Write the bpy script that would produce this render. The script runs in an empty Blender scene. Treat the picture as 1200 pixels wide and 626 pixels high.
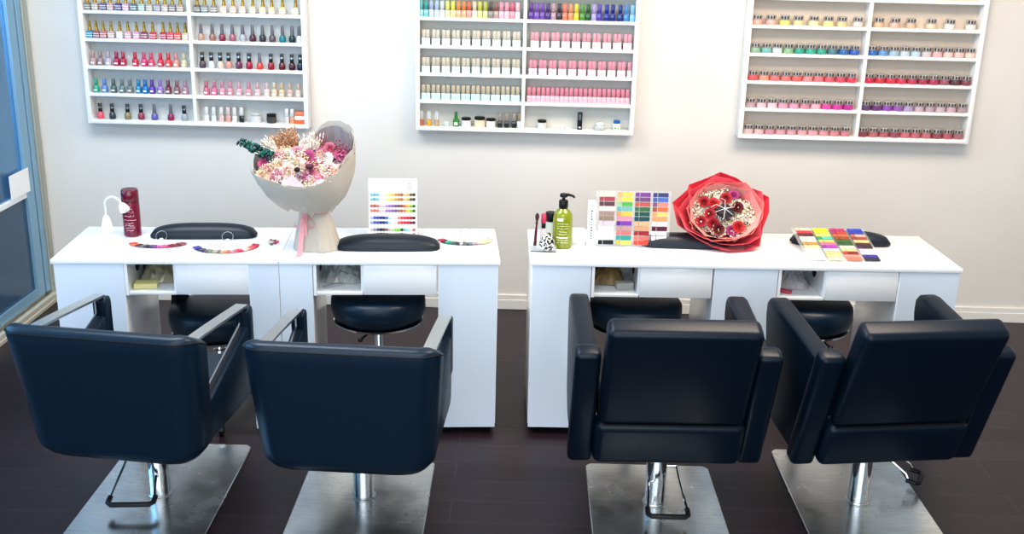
import bpy, bmesh, math, random
from mathutils import Vector, Matrix, Euler
random.seed(7)
sc = bpy.context.scene
COL = sc.collection
PI = math.pi
def R(a): return math.radians(a)

# ------------------------------------------------------------------ materials
def lin(h):
    if isinstance(h, str):
        h = h.lstrip('#'); c = [int(h[i:i+2], 16)/255 for i in (0, 2, 4)]
    else: c = h
    return tuple(x/12.92 if x <= .04045 else ((x+.055)/1.055)**2.4 for x in c)+(1,)
MC = {}
def M(h, rough=.5, metal=0, trans=0, coat=0, alpha=1, bump=0, bscale=60, var=.04, spec=.5, ior=1.45, emit=0, sheen=0):
    """procedural principled material: base colour with faint noise variation, optional noise bump"""
    key = (h, rough, metal, trans, coat, alpha, bump, bscale, var, spec, ior, emit, sheen)
    if key in MC: return MC[key]
    m = bpy.data.materials.new('surface_'+str(h).strip('#')); m.use_nodes = True
    nt = m.node_tree; b = nt.nodes['Principled BSDF']
    b.inputs['Roughness'].default_value = rough; b.inputs['Metallic'].default_value = metal
    b.inputs['Transmission Weight'].default_value = trans; b.inputs['Coat Weight'].default_value = coat
    b.inputs['Coat Roughness'].default_value = .08
    b.inputs['Alpha'].default_value = alpha; b.inputs['Specular IOR Level'].default_value = spec; b.inputs['IOR'].default_value = ior
    if sheen: b.inputs['Sheen Weight'].default_value = sheen
    if emit:
        b.inputs['Emission Color'].default_value = lin(h); b.inputs['Emission Strength'].default_value = emit
    c = lin(h)
    tc = nt.nodes.new('ShaderNodeTexCoord'); no = nt.nodes.new('ShaderNodeTexNoise')
    no.inputs['Scale'].default_value = bscale; no.inputs['Detail'].default_value = 3
    nt.links.new(tc.outputs['Object'], no.inputs['Vector'])
    mx = nt.nodes.new('ShaderNodeMix'); mx.data_type = 'RGBA'
    mx.inputs[6].default_value = tuple(max(0, x*(1-var)) for x in c[:3])+(1,)
    mx.inputs[7].default_value = tuple(min(1, x*(1+var)) for x in c[:3])+(1,)
    nt.links.new(no.outputs['Fac'], mx.inputs[0]); nt.links.new(mx.outputs[2], b.inputs['Base Color'])
    if bump:
        bp = nt.nodes.new('ShaderNodeBump'); bp.inputs['Strength'].default_value = bump; bp.inputs['Distance'].default_value = .002
        nt.links.new(no.outputs['Fac'], bp.inputs['Height']); nt.links.new(bp.outputs['Normal'], b.inputs['Normal'])
    MC[key] = m
    return m
def nodes_mat(name):
    m = bpy.data.materials.new(name); m.use_nodes = True
    return m, m.node_tree, m.node_tree.nodes['Principled BSDF']
def colattr_mat(name='swatch_colours', rough=.25, coat=.3):
    if name in MC: return MC[name]
    m, nt, b = nodes_mat(name)
    a = nt.nodes.new('ShaderNodeVertexColor'); a.layer_name = 'Col'
    nt.links.new(a.outputs['Color'], b.inputs['Base Color']); b.inputs['Roughness'].default_value = rough; b.inputs['Coat Weight'].default_value = coat
    MC[name] = m; return m

def wall_mat():
    m, nt, b = nodes_mat('painted_wall')
    tc = nt.nodes.new('ShaderNodeTexCoord'); n1 = nt.nodes.new('ShaderNodeTexNoise'); n1.inputs['Scale'].default_value = 1.3; n1.inputs['Detail'].default_value = 5
    n2 = nt.nodes.new('ShaderNodeTexNoise'); n2.inputs['Scale'].default_value = 140
    cr = nt.nodes.new('ShaderNodeValToRGB'); cr.color_ramp.elements[0].color = lin('#dedad3'); cr.color_ramp.elements[1].color = lin('#e6e2dc')
    cr.color_ramp.elements[0].position = .3; cr.color_ramp.elements[1].position = .7
    nt.links.new(tc.outputs['Object'], n1.inputs['Vector']); nt.links.new(tc.outputs['Object'], n2.inputs['Vector'])
    nt.links.new(n1.outputs['Fac'], cr.inputs['Fac']); nt.links.new(cr.outputs['Color'], b.inputs['Base Color'])
    bp = nt.nodes.new('ShaderNodeBump'); bp.inputs['Strength'].default_value = .08; bp.inputs['Distance'].default_value = .002
    nt.links.new(n2.outputs['Fac'], bp.inputs['Height']); nt.links.new(bp.outputs['Normal'], b.inputs['Normal'])
    b.inputs['Roughness'].default_value = .55
    return m
def floor_mat():
    m, nt, b = nodes_mat('dark_laminate_planks')
    tc = nt.nodes.new('ShaderNodeTexCoord')
    br = nt.nodes.new('ShaderNodeTexBrick'); br.offset = .37; br.inputs['Scale'].default_value = 1
    br.inputs['Brick Width'].default_value = 1.28; br.inputs['Row Height'].default_value = .15; br.inputs['Mortar Size'].default_value = .0018
    br.inputs['Color1'].default_value = lin('#22161c'); br.inputs['Color2'].default_value = lin('#2c1f26'); br.inputs['Mortar'].default_value = lin('#453840')
    br.inputs['Mortar Smooth'].default_value = .2
    nt.links.new(tc.outputs['Object'], br.inputs['Vector'])
    mp = nt.nodes.new('ShaderNodeMapping'); mp.inputs['Scale'].default_value = (2.5, 34, 1)
    nz = nt.nodes.new('ShaderNodeTexNoise'); nz.inputs['Scale'].default_value = 2.2; nz.inputs['Detail'].default_value = 8; nz.inputs['Distortion'].default_value = .6
    nt.links.new(tc.outputs['Object'], mp.inputs['Vector']); nt.links.new(mp.outputs['Vector'], nz.inputs['Vector'])
    cr = nt.nodes.new('ShaderNodeValToRGB'); cr.color_ramp.elements[0].color = (.7, .68, .7, 1); cr.color_ramp.elements[1].color = (1.25, 1.2, 1.2, 1)
    cr.color_ramp.elements[0].position = .3; cr.color_ramp.elements[1].position = .72
    nt.links.new(nz.outputs['Fac'], cr.inputs['Fac'])
    mx = nt.nodes.new('ShaderNodeMix'); mx.data_type = 'RGBA'; mx.blend_type = 'MULTIPLY'; mx.inputs[0].default_value = 1
    nt.links.new(br.outputs['Color'], mx.inputs[6]); nt.links.new(cr.outputs['Color'], mx.inputs[7]); nt.links.new(mx.outputs[2], b.inputs['Base Color'])
    b.inputs['Roughness'].default_value = .34; b.inputs['Specular IOR Level'].default_value = .45
    bp = nt.nodes.new('ShaderNodeBump'); bp.inputs['Strength'].default_value = .12; bp.inputs['Distance'].default_value = .002
    nt.links.new(nz.outputs['Fac'], bp.inputs['Height']); nt.links.new(bp.outputs['Normal'], b.inputs['Normal'])
    return m
def plate_mat():
    m, nt, b = nodes_mat('scratched_brushed_steel')
    tc = nt.nodes.new('ShaderNodeTexCoord')
    def noise(sx, sy, s, rot=0):
        mp = nt.nodes.new('ShaderNodeMapping'); mp.inputs['Scale'].default_value = (sx, sy, 1); mp.inputs['Rotation'].default_value = (0, 0, rot)
        n = nt.nodes.new('ShaderNodeTexNoise'); n.inputs['Scale'].default_value = s; n.inputs['Detail'].default_value = 7
        nt.links.new(tc.outputs['Object'], mp.inputs['Vector']); nt.links.new(mp.outputs['Vector'], n.inputs['Vector']); return n
    a = noise(3, 60, 3, .25); c = noise(1, 1, 7); e = noise(2, 45, 4, -.9)
    cr = nt.nodes.new('ShaderNodeValToRGB'); cr.color_ramp.elements[0].color = lin('#c2c6c6'); cr.color_ramp.elements[1].color = lin('#eceeec')
    cr.color_ramp.elements[0].position = .35; cr.color_ramp.elements[1].position = .65
    mx = nt.nodes.new('ShaderNodeMix'); mx.inputs[0].default_value = .5
    nt.links.new(a.outputs['Fac'], mx.inputs[2]); nt.links.new(c.outputs['Fac'], mx.inputs[3]); nt.links.new(mx.outputs[0], cr.inputs['Fac'])
    nt.links.new(cr.outputs['Color'], b.inputs['Base Color'])
    rr = nt.nodes.new('ShaderNodeMapRange'); rr.inputs['From Min'].default_value = .35; rr.inputs['From Max'].default_value = .7; rr.inputs['To Min'].default_value = .2; rr.inputs['To Max'].default_value = .3
    nt.links.new(c.outputs['Fac'], rr.inputs['Value']); nt.links.new(rr.outputs['Result'], b.inputs['Roughness'])
    bp = nt.nodes.new('ShaderNodeBump'); bp.inputs['Strength'].default_value = .1; bp.inputs['Distance'].default_value = .0006
    nt.links.new(e.outputs['Fac'], bp.inputs['Height']); nt.links.new(bp.outputs['Normal'], b.inputs['Normal'])
    b.inputs['Metallic'].default_value = 1
    return m

WHITE = M('#f3f6f8', .22, coat=.4, var=.01)
RACK = M('#f4f4f2', .35, var=.01)
LEATHER = M('#0a2539', .36, bump=.2, bscale=220, var=.1, spec=.5)  # black leather with the sky's blue sheen put into its base colour
LEATHER_B = M('#031728', .36, bump=.2, bscale=220, var=.1, spec=.42)  # darker black leather for the padded chairs, blue sky sheen likewise in the colour
SEAM = M('#05080c', .5)
CHROME = M('#d8dadc', .1, metal=1, var=.02)
BRUSHED = M('#d9dcdc', .3, metal=1, var=.05)
RUBBER = M('#14161a', .5, bump=.2)
BLACK = M('#101012', .35)
GLASS = M('#ffffff', .03, trans=1, var=0, ior=1.3)
CLEAR = M('#f4fafa', .06, alpha=.28, var=0, spec=.8)

# ------------------------------------------------------------------ mesh tools
class MB:
    """collects shapes; build() links them as ONE mesh object"""
    def __init__(s): s.bm = bmesh.new(); s.col = None
    def _xf(s, vs, mat):
        if mat is not None: bmesh.ops.transform(s.bm, matrix=mat, verts=vs)
    def add(s, bm2, mat=None, colour=None):
        if mat is not None: bmesh.ops.transform(bm2, matrix=mat, verts=bm2.verts)
        base = len(s.bm.verts); vm = {}
        for v in bm2.verts: vm[v] = s.bm.verts.new(v.co)
        lay = None
        if colour is not None:
            lay = s.bm.loops.layers.float_color.get('Col') or s.bm.loops.layers.float_color.new('Col')
        for f in bm2.faces:
            try: nf = s.bm.faces.new([vm[v] for v in f.verts])
            except ValueError: continue
            nf.material_index = f.material_index
            if lay is not None:
                for l in nf.loops: l[lay] = colour
        bm2.free(); return s
    def box(s, x0, x1, y0, y1, z0, z1, r=0, seg=2, mat=None, colour=None):
        b = bmesh.new(); bmesh.ops.create_cube(b, size=1)
        for v in b.verts: v.co = Vector(((x0+x1)/2+v.co.x*(x1-x0), (y0+y1)/2+v.co.y*(y1-y0), (z0+z1)/2+v.co.z*(z1-z0)))
        if r: bmesh.ops.bevel(b, geom=b.edges[:]+b.verts[:], offset=r, segments=seg, profile=.5, affect='EDGES')
        return s.add(b, mat, colour)
    def prism(s, pts, w0, w1, axis='x', r=0, seg=2, mat=None, colour=None):
        """polygon pts (a,b) extruded along axis from w0 to w1. axis x: pts=(y,z); y: pts=(x,z); z: pts=(x,y)"""
        def P(a, b_, w): return {'x': (w, a, b_), 'y': (a, w, b_), 'z': (a, b_, w)}[axis]
        b = bmesh.new(); lo = [b.verts.new(P(*p, w0)) for p in pts]; hi = [b.verts.new(P(*p, w1)) for p in pts]
        b.faces.new(lo); b.faces.new(hi[::-1]); n = len(pts)
        for i in range(n): b.faces.new((lo[i], hi[i], hi[(i+1) % n], lo[(i+1) % n]))
        bmesh.ops.recalc_face_normals(b, faces=b.faces)
        if r: bmesh.ops.bevel(b, geom=b.edges[:]+b.verts[:], offset=r, segments=seg, profile=.5, affect='EDGES')
        return s.add(b, mat, colour)
    def lathe(s, prof, seg=20, mat=None, colour=None, sq=None):
        """prof = [(r,z)...] from bottom to top, capped. sq: superellipse power for squarish sections"""
        b = bmesh.new(); rings = []
        for r_, z in prof:
            ring = []
            for k in range(seg):
                a = 2*PI*(k+.5)/seg; c, sn = math.cos(a), math.sin(a)
                f = 1 if not sq else 1/(abs(c)**sq+abs(sn)**sq)**(1/sq)
                ring.append(b.verts.new((r_*f*c, r_*f*sn, z)))
            rings.append(ring)
        for i in range(len(rings)-1):
            for k in range(seg): b.faces.new((rings[i][k], rings[i][(k+1) % seg], rings[i+1][(k+1) % seg], rings[i+1][k]))
        b.faces.new(rings[0][::-1]); b.faces.new(rings[-1])
        return s.add(b, mat, colour)
    def tube(s, pts, r, seg=8, closed=False, mat=None, colour=None, flat=None):
        """swept circle; flat=(w,t) sweeps a rectangle instead. r may be a list"""
        pts = [Vector(p) for p in pts]; n = len(pts); b = bmesh.new(); rings = []
        up = Vector((0, 0, 1)); prev = None
        for i, p in enumerate(pts):
            if closed: t = pts[(i+1) % n]-pts[i-1]
            else: t = pts[min(i+1, n-1)]-pts[max(i-1, 0)]
            t.normalize()
            if prev is None:
                ref = up if abs(t.z) < .9 else Vector((1, 0, 0)); a = t.cross(ref).normalized()
            else: a = (prev-t*prev.dot(t)).normalized()
            prev = a; c = t.cross(a); rr = r[i] if isinstance(r, (list, tuple)) else r
            if flat:
                w, h = flat; cs = [(-w/2, -h/2), (w/2, -h/2), (w/2, h/2), (-w/2, h/2)]
            else: cs = [(rr*math.cos(2*PI*k/seg), rr*math.sin(2*PI*k/seg)) for k in range(seg)]
            rings.append([b.verts.new(p+a*u+c*v) for u, v in cs])
        m = len(rings[0])
        for i in range(n if closed else n-1):
            q = rings[(i+1) % n]
            for k in range(m): b.faces.new((rings[i][k], rings[i][(k+1) % m], q[(k+1) % m], q[k]))
        if not closed: b.faces.new(rings[0][::-1]); b.faces.new(rings[-1])
        bmesh.ops.recalc_face_normals(b, faces=b.faces)
        return s.add(b, mat, colour)
    def ball(s, c, r, sub=2, scale=(1, 1, 1), colour=None, jitter=0):
        b = bmesh.new(); bmesh.ops.create_icosphere(b, subdivisions=sub, radius=r)
        for v in b.verts:
            k = 1+random.uniform(-jitter, jitter)
            v.co = Vector((c[0]+v.co.x*scale[0]*k, c[1]+v.co.y*scale[1]*k, c[2]+v.co.z*scale[2]*k))
        return s.add(b, None, colour)
    def grid(s, P, closed_u=False, colour=None, mat=None, solid=0):
        """P[i][j] points -> quad surface"""
        b = bmesh.new(); V = [[b.verts.new(p) for p in row] for row in P]
        n, m = len(V), len(V[0])
        for i in range(n if closed_u else n-1):
            for j in range(m-1): b.faces.new((V[i][j], V[(i+1) % n][j], V[(i+1) % n][j+1], V[i][j+1]))
        bmesh.ops.recalc_face_normals(b, faces=b.faces)
        if solid: bmesh.ops.solidify(b, geom=b.faces[:], thickness=solid)
        return s.add(b, mat, colour)
    def mesh(s, name, material, smooth=40):
        me = bpy.data.meshes.new(name); s.bm.to_mesh(me); s.bm.free()
        for m in (material if isinstance(material, (list, tuple)) else [material]): me.materials.append(m)
        if smooth:
            for p in me.polygons: p.use_smooth = True
            me.set_sharp_from_angle(angle=R(smooth))
        return me
    def build(s, name, material, parent=None, smooth=40):
        return link(name, s.mesh(name, material, smooth), parent)
def link(name, me, parent=None):
    o = bpy.data.objects.new(name, me); COL.objects.link(o)
    if parent is not None: o.parent = parent
    return o
def tag(o, label=None, cat=None, group=None, kind=None):
    for k, v in (('label', label), ('category', cat), ('group', group), ('kind', kind)):
        if v: o[k] = v
    return o
def thing(name, label, cat, loc=(0, 0, 0), rz=0, group=None):
    o = bpy.data.objects.new(name, None); COL.objects.link(o); o.empty_display_size = .05
    o.location = loc; o.rotation_euler = (0, 0, rz)
    return tag(o, label, cat, group)
def struct(name, mb, m, smooth=0):
    return tag(mb.build(name, m, None, smooth), kind='structure')
def T(x, y, z): return Matrix.Translation((x, y, z))
def RX(a): return Matrix.Rotation(a, 4, 'X')
def RY(a): return Matrix.Rotation(a, 4, 'Y')
def RZ(a): return Matrix.Rotation(a, 4, 'Z')

# ------------------------------------------------------------------ room shell
XL = -2.337
struct('floor', MB().box(XL-.12, 5.5, -8.5, .12, -.1, 0), floor_mat())
struct('wall_back', MB().box(XL, 5.5, 0, .12, 0, 3.1), wall_mat())
struct('wall_right', MB().box(4.6, 4.72, -8.5, 0, 0, 3.1), wall_mat())
struct('baseboard_back', MB().box(XL+.002, 5.5, -.016, 0, 0, .056, r=.003).box(XL+.002, 5.5, -.011, 0, .056, .084, r=.003), M('#e9e6e0', .35, var=.02))
# aluminium shopfront on the left
FR = M('#b4b6ae', .45, metal=.3, var=.005); FRW = M('#cfccbf', .4, metal=.2, var=.01); BLU = M('#8db3cb', .3, metal=.2, var=.01); GSK = M('#16344c', .5)  # BLU: sky reflected in the aluminium, put into its base colour
struct('trim_1', MB().box(XL-.06, XL+.02, -.055, 0, .0, 3.1, r=.004).box(XL+.02, XL+.026, -.04, -.012, .08, 3.1), FR)
struct('trim_2', MB().box(XL-.11, XL+.05, -6.5, -.002, 0, .022, r=.003).box(XL+.02, XL+.045, -6.5, -.058, .022, .05, r=.003).box(XL-.045, XL-.02, -6.5, -.058, .022, .06, r=.003).box(XL-.09, XL-.07, -6.5, -.058, .022, .055), FRW)
d = MB().box(XL-.03, XL+.012, -.108, -.058, .062, 2.6, r=.003).box(XL-.03, XL+.012, -.205, -.124, .062, 2.6, r=.003)
d.box(XL-.03, XL+.012, -1.62, -1.54, .062, 2.6, r=.003).box(XL-.028, XL+.01, -1.54, -.205, .062, .11).box(XL-.028, XL+.01, -1.54, -.205, 2.52, 2.6)
door = struct('door_1', d, BLU)
g = MB().box(XL-.028, XL+.004, -.124, -.108, .062, 2.6).build('gasket', GSK, door, 0)
MB().box(XL-.026, XL+.008, -1.54, -.205, .612, .64, r=.003).build('mid_rail', M('#f4f8fa', .3), door, 0)  # rail's brightly lit look is put into its white colour
MB().box(XL-.012, XL-.006, -1.54, -.205, .64, 2.52).build('glass_pane', M('#7fb0d2', .04, trans=.82, var=0), door, 0)
MB().box(XL-.016, XL-.006, -1.54, -.205, .11, .612).build('kick_pane', M('#4a6a86', .12, trans=.25, var=.03), door, 0)
w = struct('window_1', MB().box(XL-.03, XL+.012, -1.70, -1.625, .062, 2.6).box(XL-.03, XL+.012, -4.4, -4.32, .062, 2.6).box(XL-.03, XL+.01, -4.32, -1.70, .062, .12).box(XL-.03, XL+.01, -4.32, -1.70, 2.52, 2.6), BLU)
MB().box(XL-.012, XL-.006, -4.32, -1.70, .12, 2.52).build('window_pane', M('#9cc4de', .04, trans=.9, var=0), w, 0)
struct('trim_3', MB().box(XL-.08, XL+.03, -6.5, -.002, 2.6, 3.1), FR)
n = MB().box(XL+.0125, XL+.0145, -.39, -.175, .641, .765).build('paper_notice', M('#fbfcfc', .7, var=.01), None, 0)
tag(n, 'blank white paper notice stuck low on the glass door at the left', 'paper')
struct('ground_outside', MB().box(-9, XL-.13, -8, 3, -.12, -.02), M('#56768e', .7, bump=.3, bscale=12, var=.15))
nb = MB()
for i in range(9):
    nb.box(-5.3, -5.2, -6+i*1.0, -5.03+i*1.0, -.02, 2.1)
nb.box(-5.36, -5.3, -6.2, 3.2, -.02, 2.3)
t = nb.build('street_hoarding', M('#3d6480', .8, bump=.6, bscale=20, var=.3), None, 0)
tag(t, 'blurred blue panelled hoarding seen through the glass door', 'hoarding')

# ------------------------------------------------------------------ wall racks
ZB = .986; PITCH = .1385
def rack(x0, x1, xd, zb, label, bands):
    t = thing('wall_rack', label, 'display rack', (x0, 0, zb), 0, 'white wall racks above the manicure desks')
    W = x1-x0; Hh = PITCH*6+.024; D = .083
    MB().box(0, .022, -D, -.001, 0, Hh, r=.0015).build('side_panel', RACK, t)
    MB().box(W-.022, W, -D, -.001, 0, Hh, r=.0015).build('side_panel', RACK, t)
    MB().box(.022, W-.022, -.006, -.001, 0, Hh).build('added_back', M(bands, .4, var=.03), t)  # added over the open back; colour carries the wall's shade and tint
    MB().box(xd-x0-.009, xd-x0+.009, -D+.001, -.006, .02, Hh-.02, r=.001).build('divider', RACK, t)
    for k in range(7):
        z = k*PITCH
        if k in (0, 6): MB().box(.022, W-.022, -D, -.006, z, z+.02, r=.0015).build('shelf_board', RACK, t)
        else:
            for a, b in ((.022, xd-x0-.009), (xd-x0+.009, W-.022)):
                MB().box(a, b, -D+.001, -.006, z+.002, z+.018, r=.0012).build('shelf_board', RACK, t)
    return t
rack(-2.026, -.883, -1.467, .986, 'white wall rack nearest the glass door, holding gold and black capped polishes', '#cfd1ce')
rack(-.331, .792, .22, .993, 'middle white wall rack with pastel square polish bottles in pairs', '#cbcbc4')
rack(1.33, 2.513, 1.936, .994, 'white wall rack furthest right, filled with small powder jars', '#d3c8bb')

# ------------------------------------------------------------------ polish bottles
CN = [('white', 'f5f5f5'), ('cream', 'f0e0c8'), ('pale pink', 'f0c8cc'), ('pink', 'f08aa8'), ('hot pink', 'e83080'), ('magenta', 'c02878'), ('coral', 'f07060'), ('peach', 'f5b090'),
      ('orange', 'f08840'), ('yellow', 'f0e050'), ('pale yellow', 'f0ecb0'), ('olive', '909050'), ('green', '40a050'), ('dark green', '204830'), ('mint', 'a0d8c0'), ('teal', '108088'),
      ('light blue', '90c0e8'), ('blue', '3070d0'), ('navy', '182060'), ('lilac', 'b8a0d8'), ('purple', '6a40a8'), ('red', 'd02838'), ('dark red', '781828'), ('dusty rose', 'b87880'),
      ('brown', '6a4038'), ('beige', 'c8a890'), ('grey', '909498'), ('dark grey', '484848'), ('black', '181818'), ('taupe', 'a08878'), ('pale grey', 'c8ccd0')]
def cname(h):
    c = [int(h[i:i+2], 16) for i in (0, 2, 4)]
    return min(CN, key=lambda n: sum((c[k]-int(n[1][2*k:2*k+2], 16))**2 for k in range(3)))[0]
ORD = ['first', 'second', 'third', 'fourth', 'fifth', 'sixth', 'seventh', 'eighth', 'ninth', 'tenth', 'eleventh', 'twelfth', 'thirteenth', 'fourteenth', 'fifteenth', 'sixteenth', 'seventeenth', 'eighteenth', 'nineteenth', 'twentieth', 'twenty-first', 'twenty-second', 'twenty-third', 'twenty-fourth', 'twenty-fifth', 'twenty-sixth']
SHN = {1: 'bottom', 2: 'second lowest', 3: 'middle', 4: 'second highest', 5: 'top visible'}
MESH = {}
GOLD = M('#b8923c', .22, metal=1); SILV = M('#c9ccd0', .18, metal=1); GREYC = M('#6c6a70', .3, metal=.4); DARKC = M('#141414', .25, coat=.5)
def shared(key, fn):
    if key not in MESH: MESH[key] = fn()
    return MESH[key]
def polish_mat(h): return M('#'+darker(h, .9), .12, coat=.7, var=.03)
def bottle(kind, h, loc, label, group):
    """nail polish bottle: glass body and cap, plus band where the photo shows one"""
    t = thing('nail_polish_bottle', label, 'nail polish', loc, 0, group); t.scale = {'gold': (1.12, 1.1, 1.0), 'clear': (1.2, 1.1, .98), 'black': (1.1, 1.05, 1), 'grey': (1.1, 1.05, .95)}.get(kind, (1, 1, 1))
    pm = polish_mat(h) if isinstance(h, str) else None
    if kind == 'gold':
        link('glass_body', shared(('gb', h), lambda: MB().lathe([(.012, 0), (.0145, .002), (.0145, .031), (.012, .035), (.006, .037)], 12, sq=5).mesh('body', pm)), t)
        link('cap', shared('gc', lambda: MB().lathe([(.0075, .036), (.0078, .044), (.0055, .05), (.0065, .056), (.004, .078), (.0045, .082), (.002, .085)], 10).mesh('cap', GOLD)), t)
        link('label_band', shared('glb', lambda: MB().lathe([(.0148, .010), (.0148, .013)], 12, sq=5).lathe([(.0148, .021), (.0148, .024)], 12, sq=5).mesh('band', M('#f0ece0', .4))), t)
    elif kind == 'clear':
        link('glass_body', shared(('cb', h), lambda: MB().lathe([(.011, 0), (.0135, .003), (.0135, .03), (.011, .037), (.007, .04)], 12).mesh('body', pm)), t)
        link('cap', shared(('cc', h), lambda: MB().lathe([(.0078, .04), (.0082, .044), (.0075, .07), (.006, .073)], 12).mesh('cap', M('#'+darker(h, .8), .15, coat=.6, var=.2))), t)
        link('label_band', shared('clb', lambda: MB().box(-.007, .007, -.0142, -.0135, .01, .018).mesh('band', M('#f4f2ee', .4), 0)), t)
    elif kind in ('black', 'grey'):
        link('glass_body', shared(('rb', h), lambda: MB().lathe([(.0115, 0), (.015, .003), (.0158, .015), (.0145, .028), (.009, .036), (.007, .04)], 14).mesh('body', pm)), t)
        if kind == 'black':
            link('cap', shared('bkc', lambda: MB().lathe([(.009, .038), (.0095, .041), (.0088, .078), (.007, .08)], 12).mesh('cap', DARKC)), t)
            link('label_band', shared('bkb', lambda: MB().lathe([(.0097, .056), (.0096, .064)], 12).mesh('band', SILV)), t)
        else:
            link('cap', shared('gyc', lambda: MB().lathe([(.009, .037), (.0085, .045), (.0055, .085), (.0035, .088)], 12).mesh('cap', GREYC)), t)
    elif kind == 'square':
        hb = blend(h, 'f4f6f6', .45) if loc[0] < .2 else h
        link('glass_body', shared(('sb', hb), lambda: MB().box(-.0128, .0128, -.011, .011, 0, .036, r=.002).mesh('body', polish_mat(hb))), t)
        link('cap', shared(('sc', h), lambda: MB().box(-.0095, .0095, -.0095, .0095, .037, .08, r=.0018).mesh('cap', M('#'+darker(h), .25, coat=.3))), t)
    elif kind == 'twotone':   # (body, cap)
        b_, c_ = h
        link('glass_body', shared(('tb', h), lambda: MB().box(-.0118, .0118, -.011, .011, 0, .034, r=.0015).mesh('body', polish_mat(b_))), t)
        link('cap', shared(('tc', h), lambda: MB().box(-.0092, .0092, -.0092, .0092, .035, .076, r=.0015).mesh('cap', M('#'+darker(c_, .88), .3, coat=.2))), t)
    return t
def blend(h, g, k):
    return ''.join('%02x' % int(int(h[i:i+2], 16)*(1-k)+int(g[i:i+2], 16)*k) for i in (0, 2, 4))
def darker(h, k=.88):
    return ''.join('%02x' % int(int(h[i:i+2], 16)*k) for i in (0, 2, 4))
JL = M('#c8c6c2', .12, metal=.35, coat=.6, var=.15, bscale=90)
def jar(h, loc, label, group, lid=None, s=1.0, name='powder_jar', cat='jar'):
    t = thing(name, label, cat, loc, 0, group); t.scale = (s, s, s)
    bz = .026 if lid is None else .034
    link('glass_body', shared(('jb', h, bz), lambda: MB().lathe([(.022, 0), (.0255, .003), (.0262, .012), (.0255, bz-.002), (.022, bz)], 18).mesh('body', M('#'+blend(h, 'c8bcbc', .2), .15, coat=.6, var=.12, bscale=120))), t)
    lm = lid or JL
    lz = (.0265, .049) if lid is None else (.0345, .047)
    link('lid', shared(('jl', lm.name), lambda: MB().lathe([(.0235, lz[0]), (.0246, lz[0]+.0015), (.0246, lz[1]-.002), (.022, lz[1])], 18).mesh('lid', lm)), t)
    if lid is None:
        def marks():
            m = MB()
            for a in (-2.35, -1.75, -1.15):
                m.box(-.0034, .0034, -.0005, .0012, .031, .045, mat=RZ(a+PI/2)@T(0, -.0246, 0))  # dark upright marks around the front of the lid
            return m.mesh('lid_marks', M('#2c2622', .3), 0)
        link('lid_mark', shared('jmk', marks), t)
    return t

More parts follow.
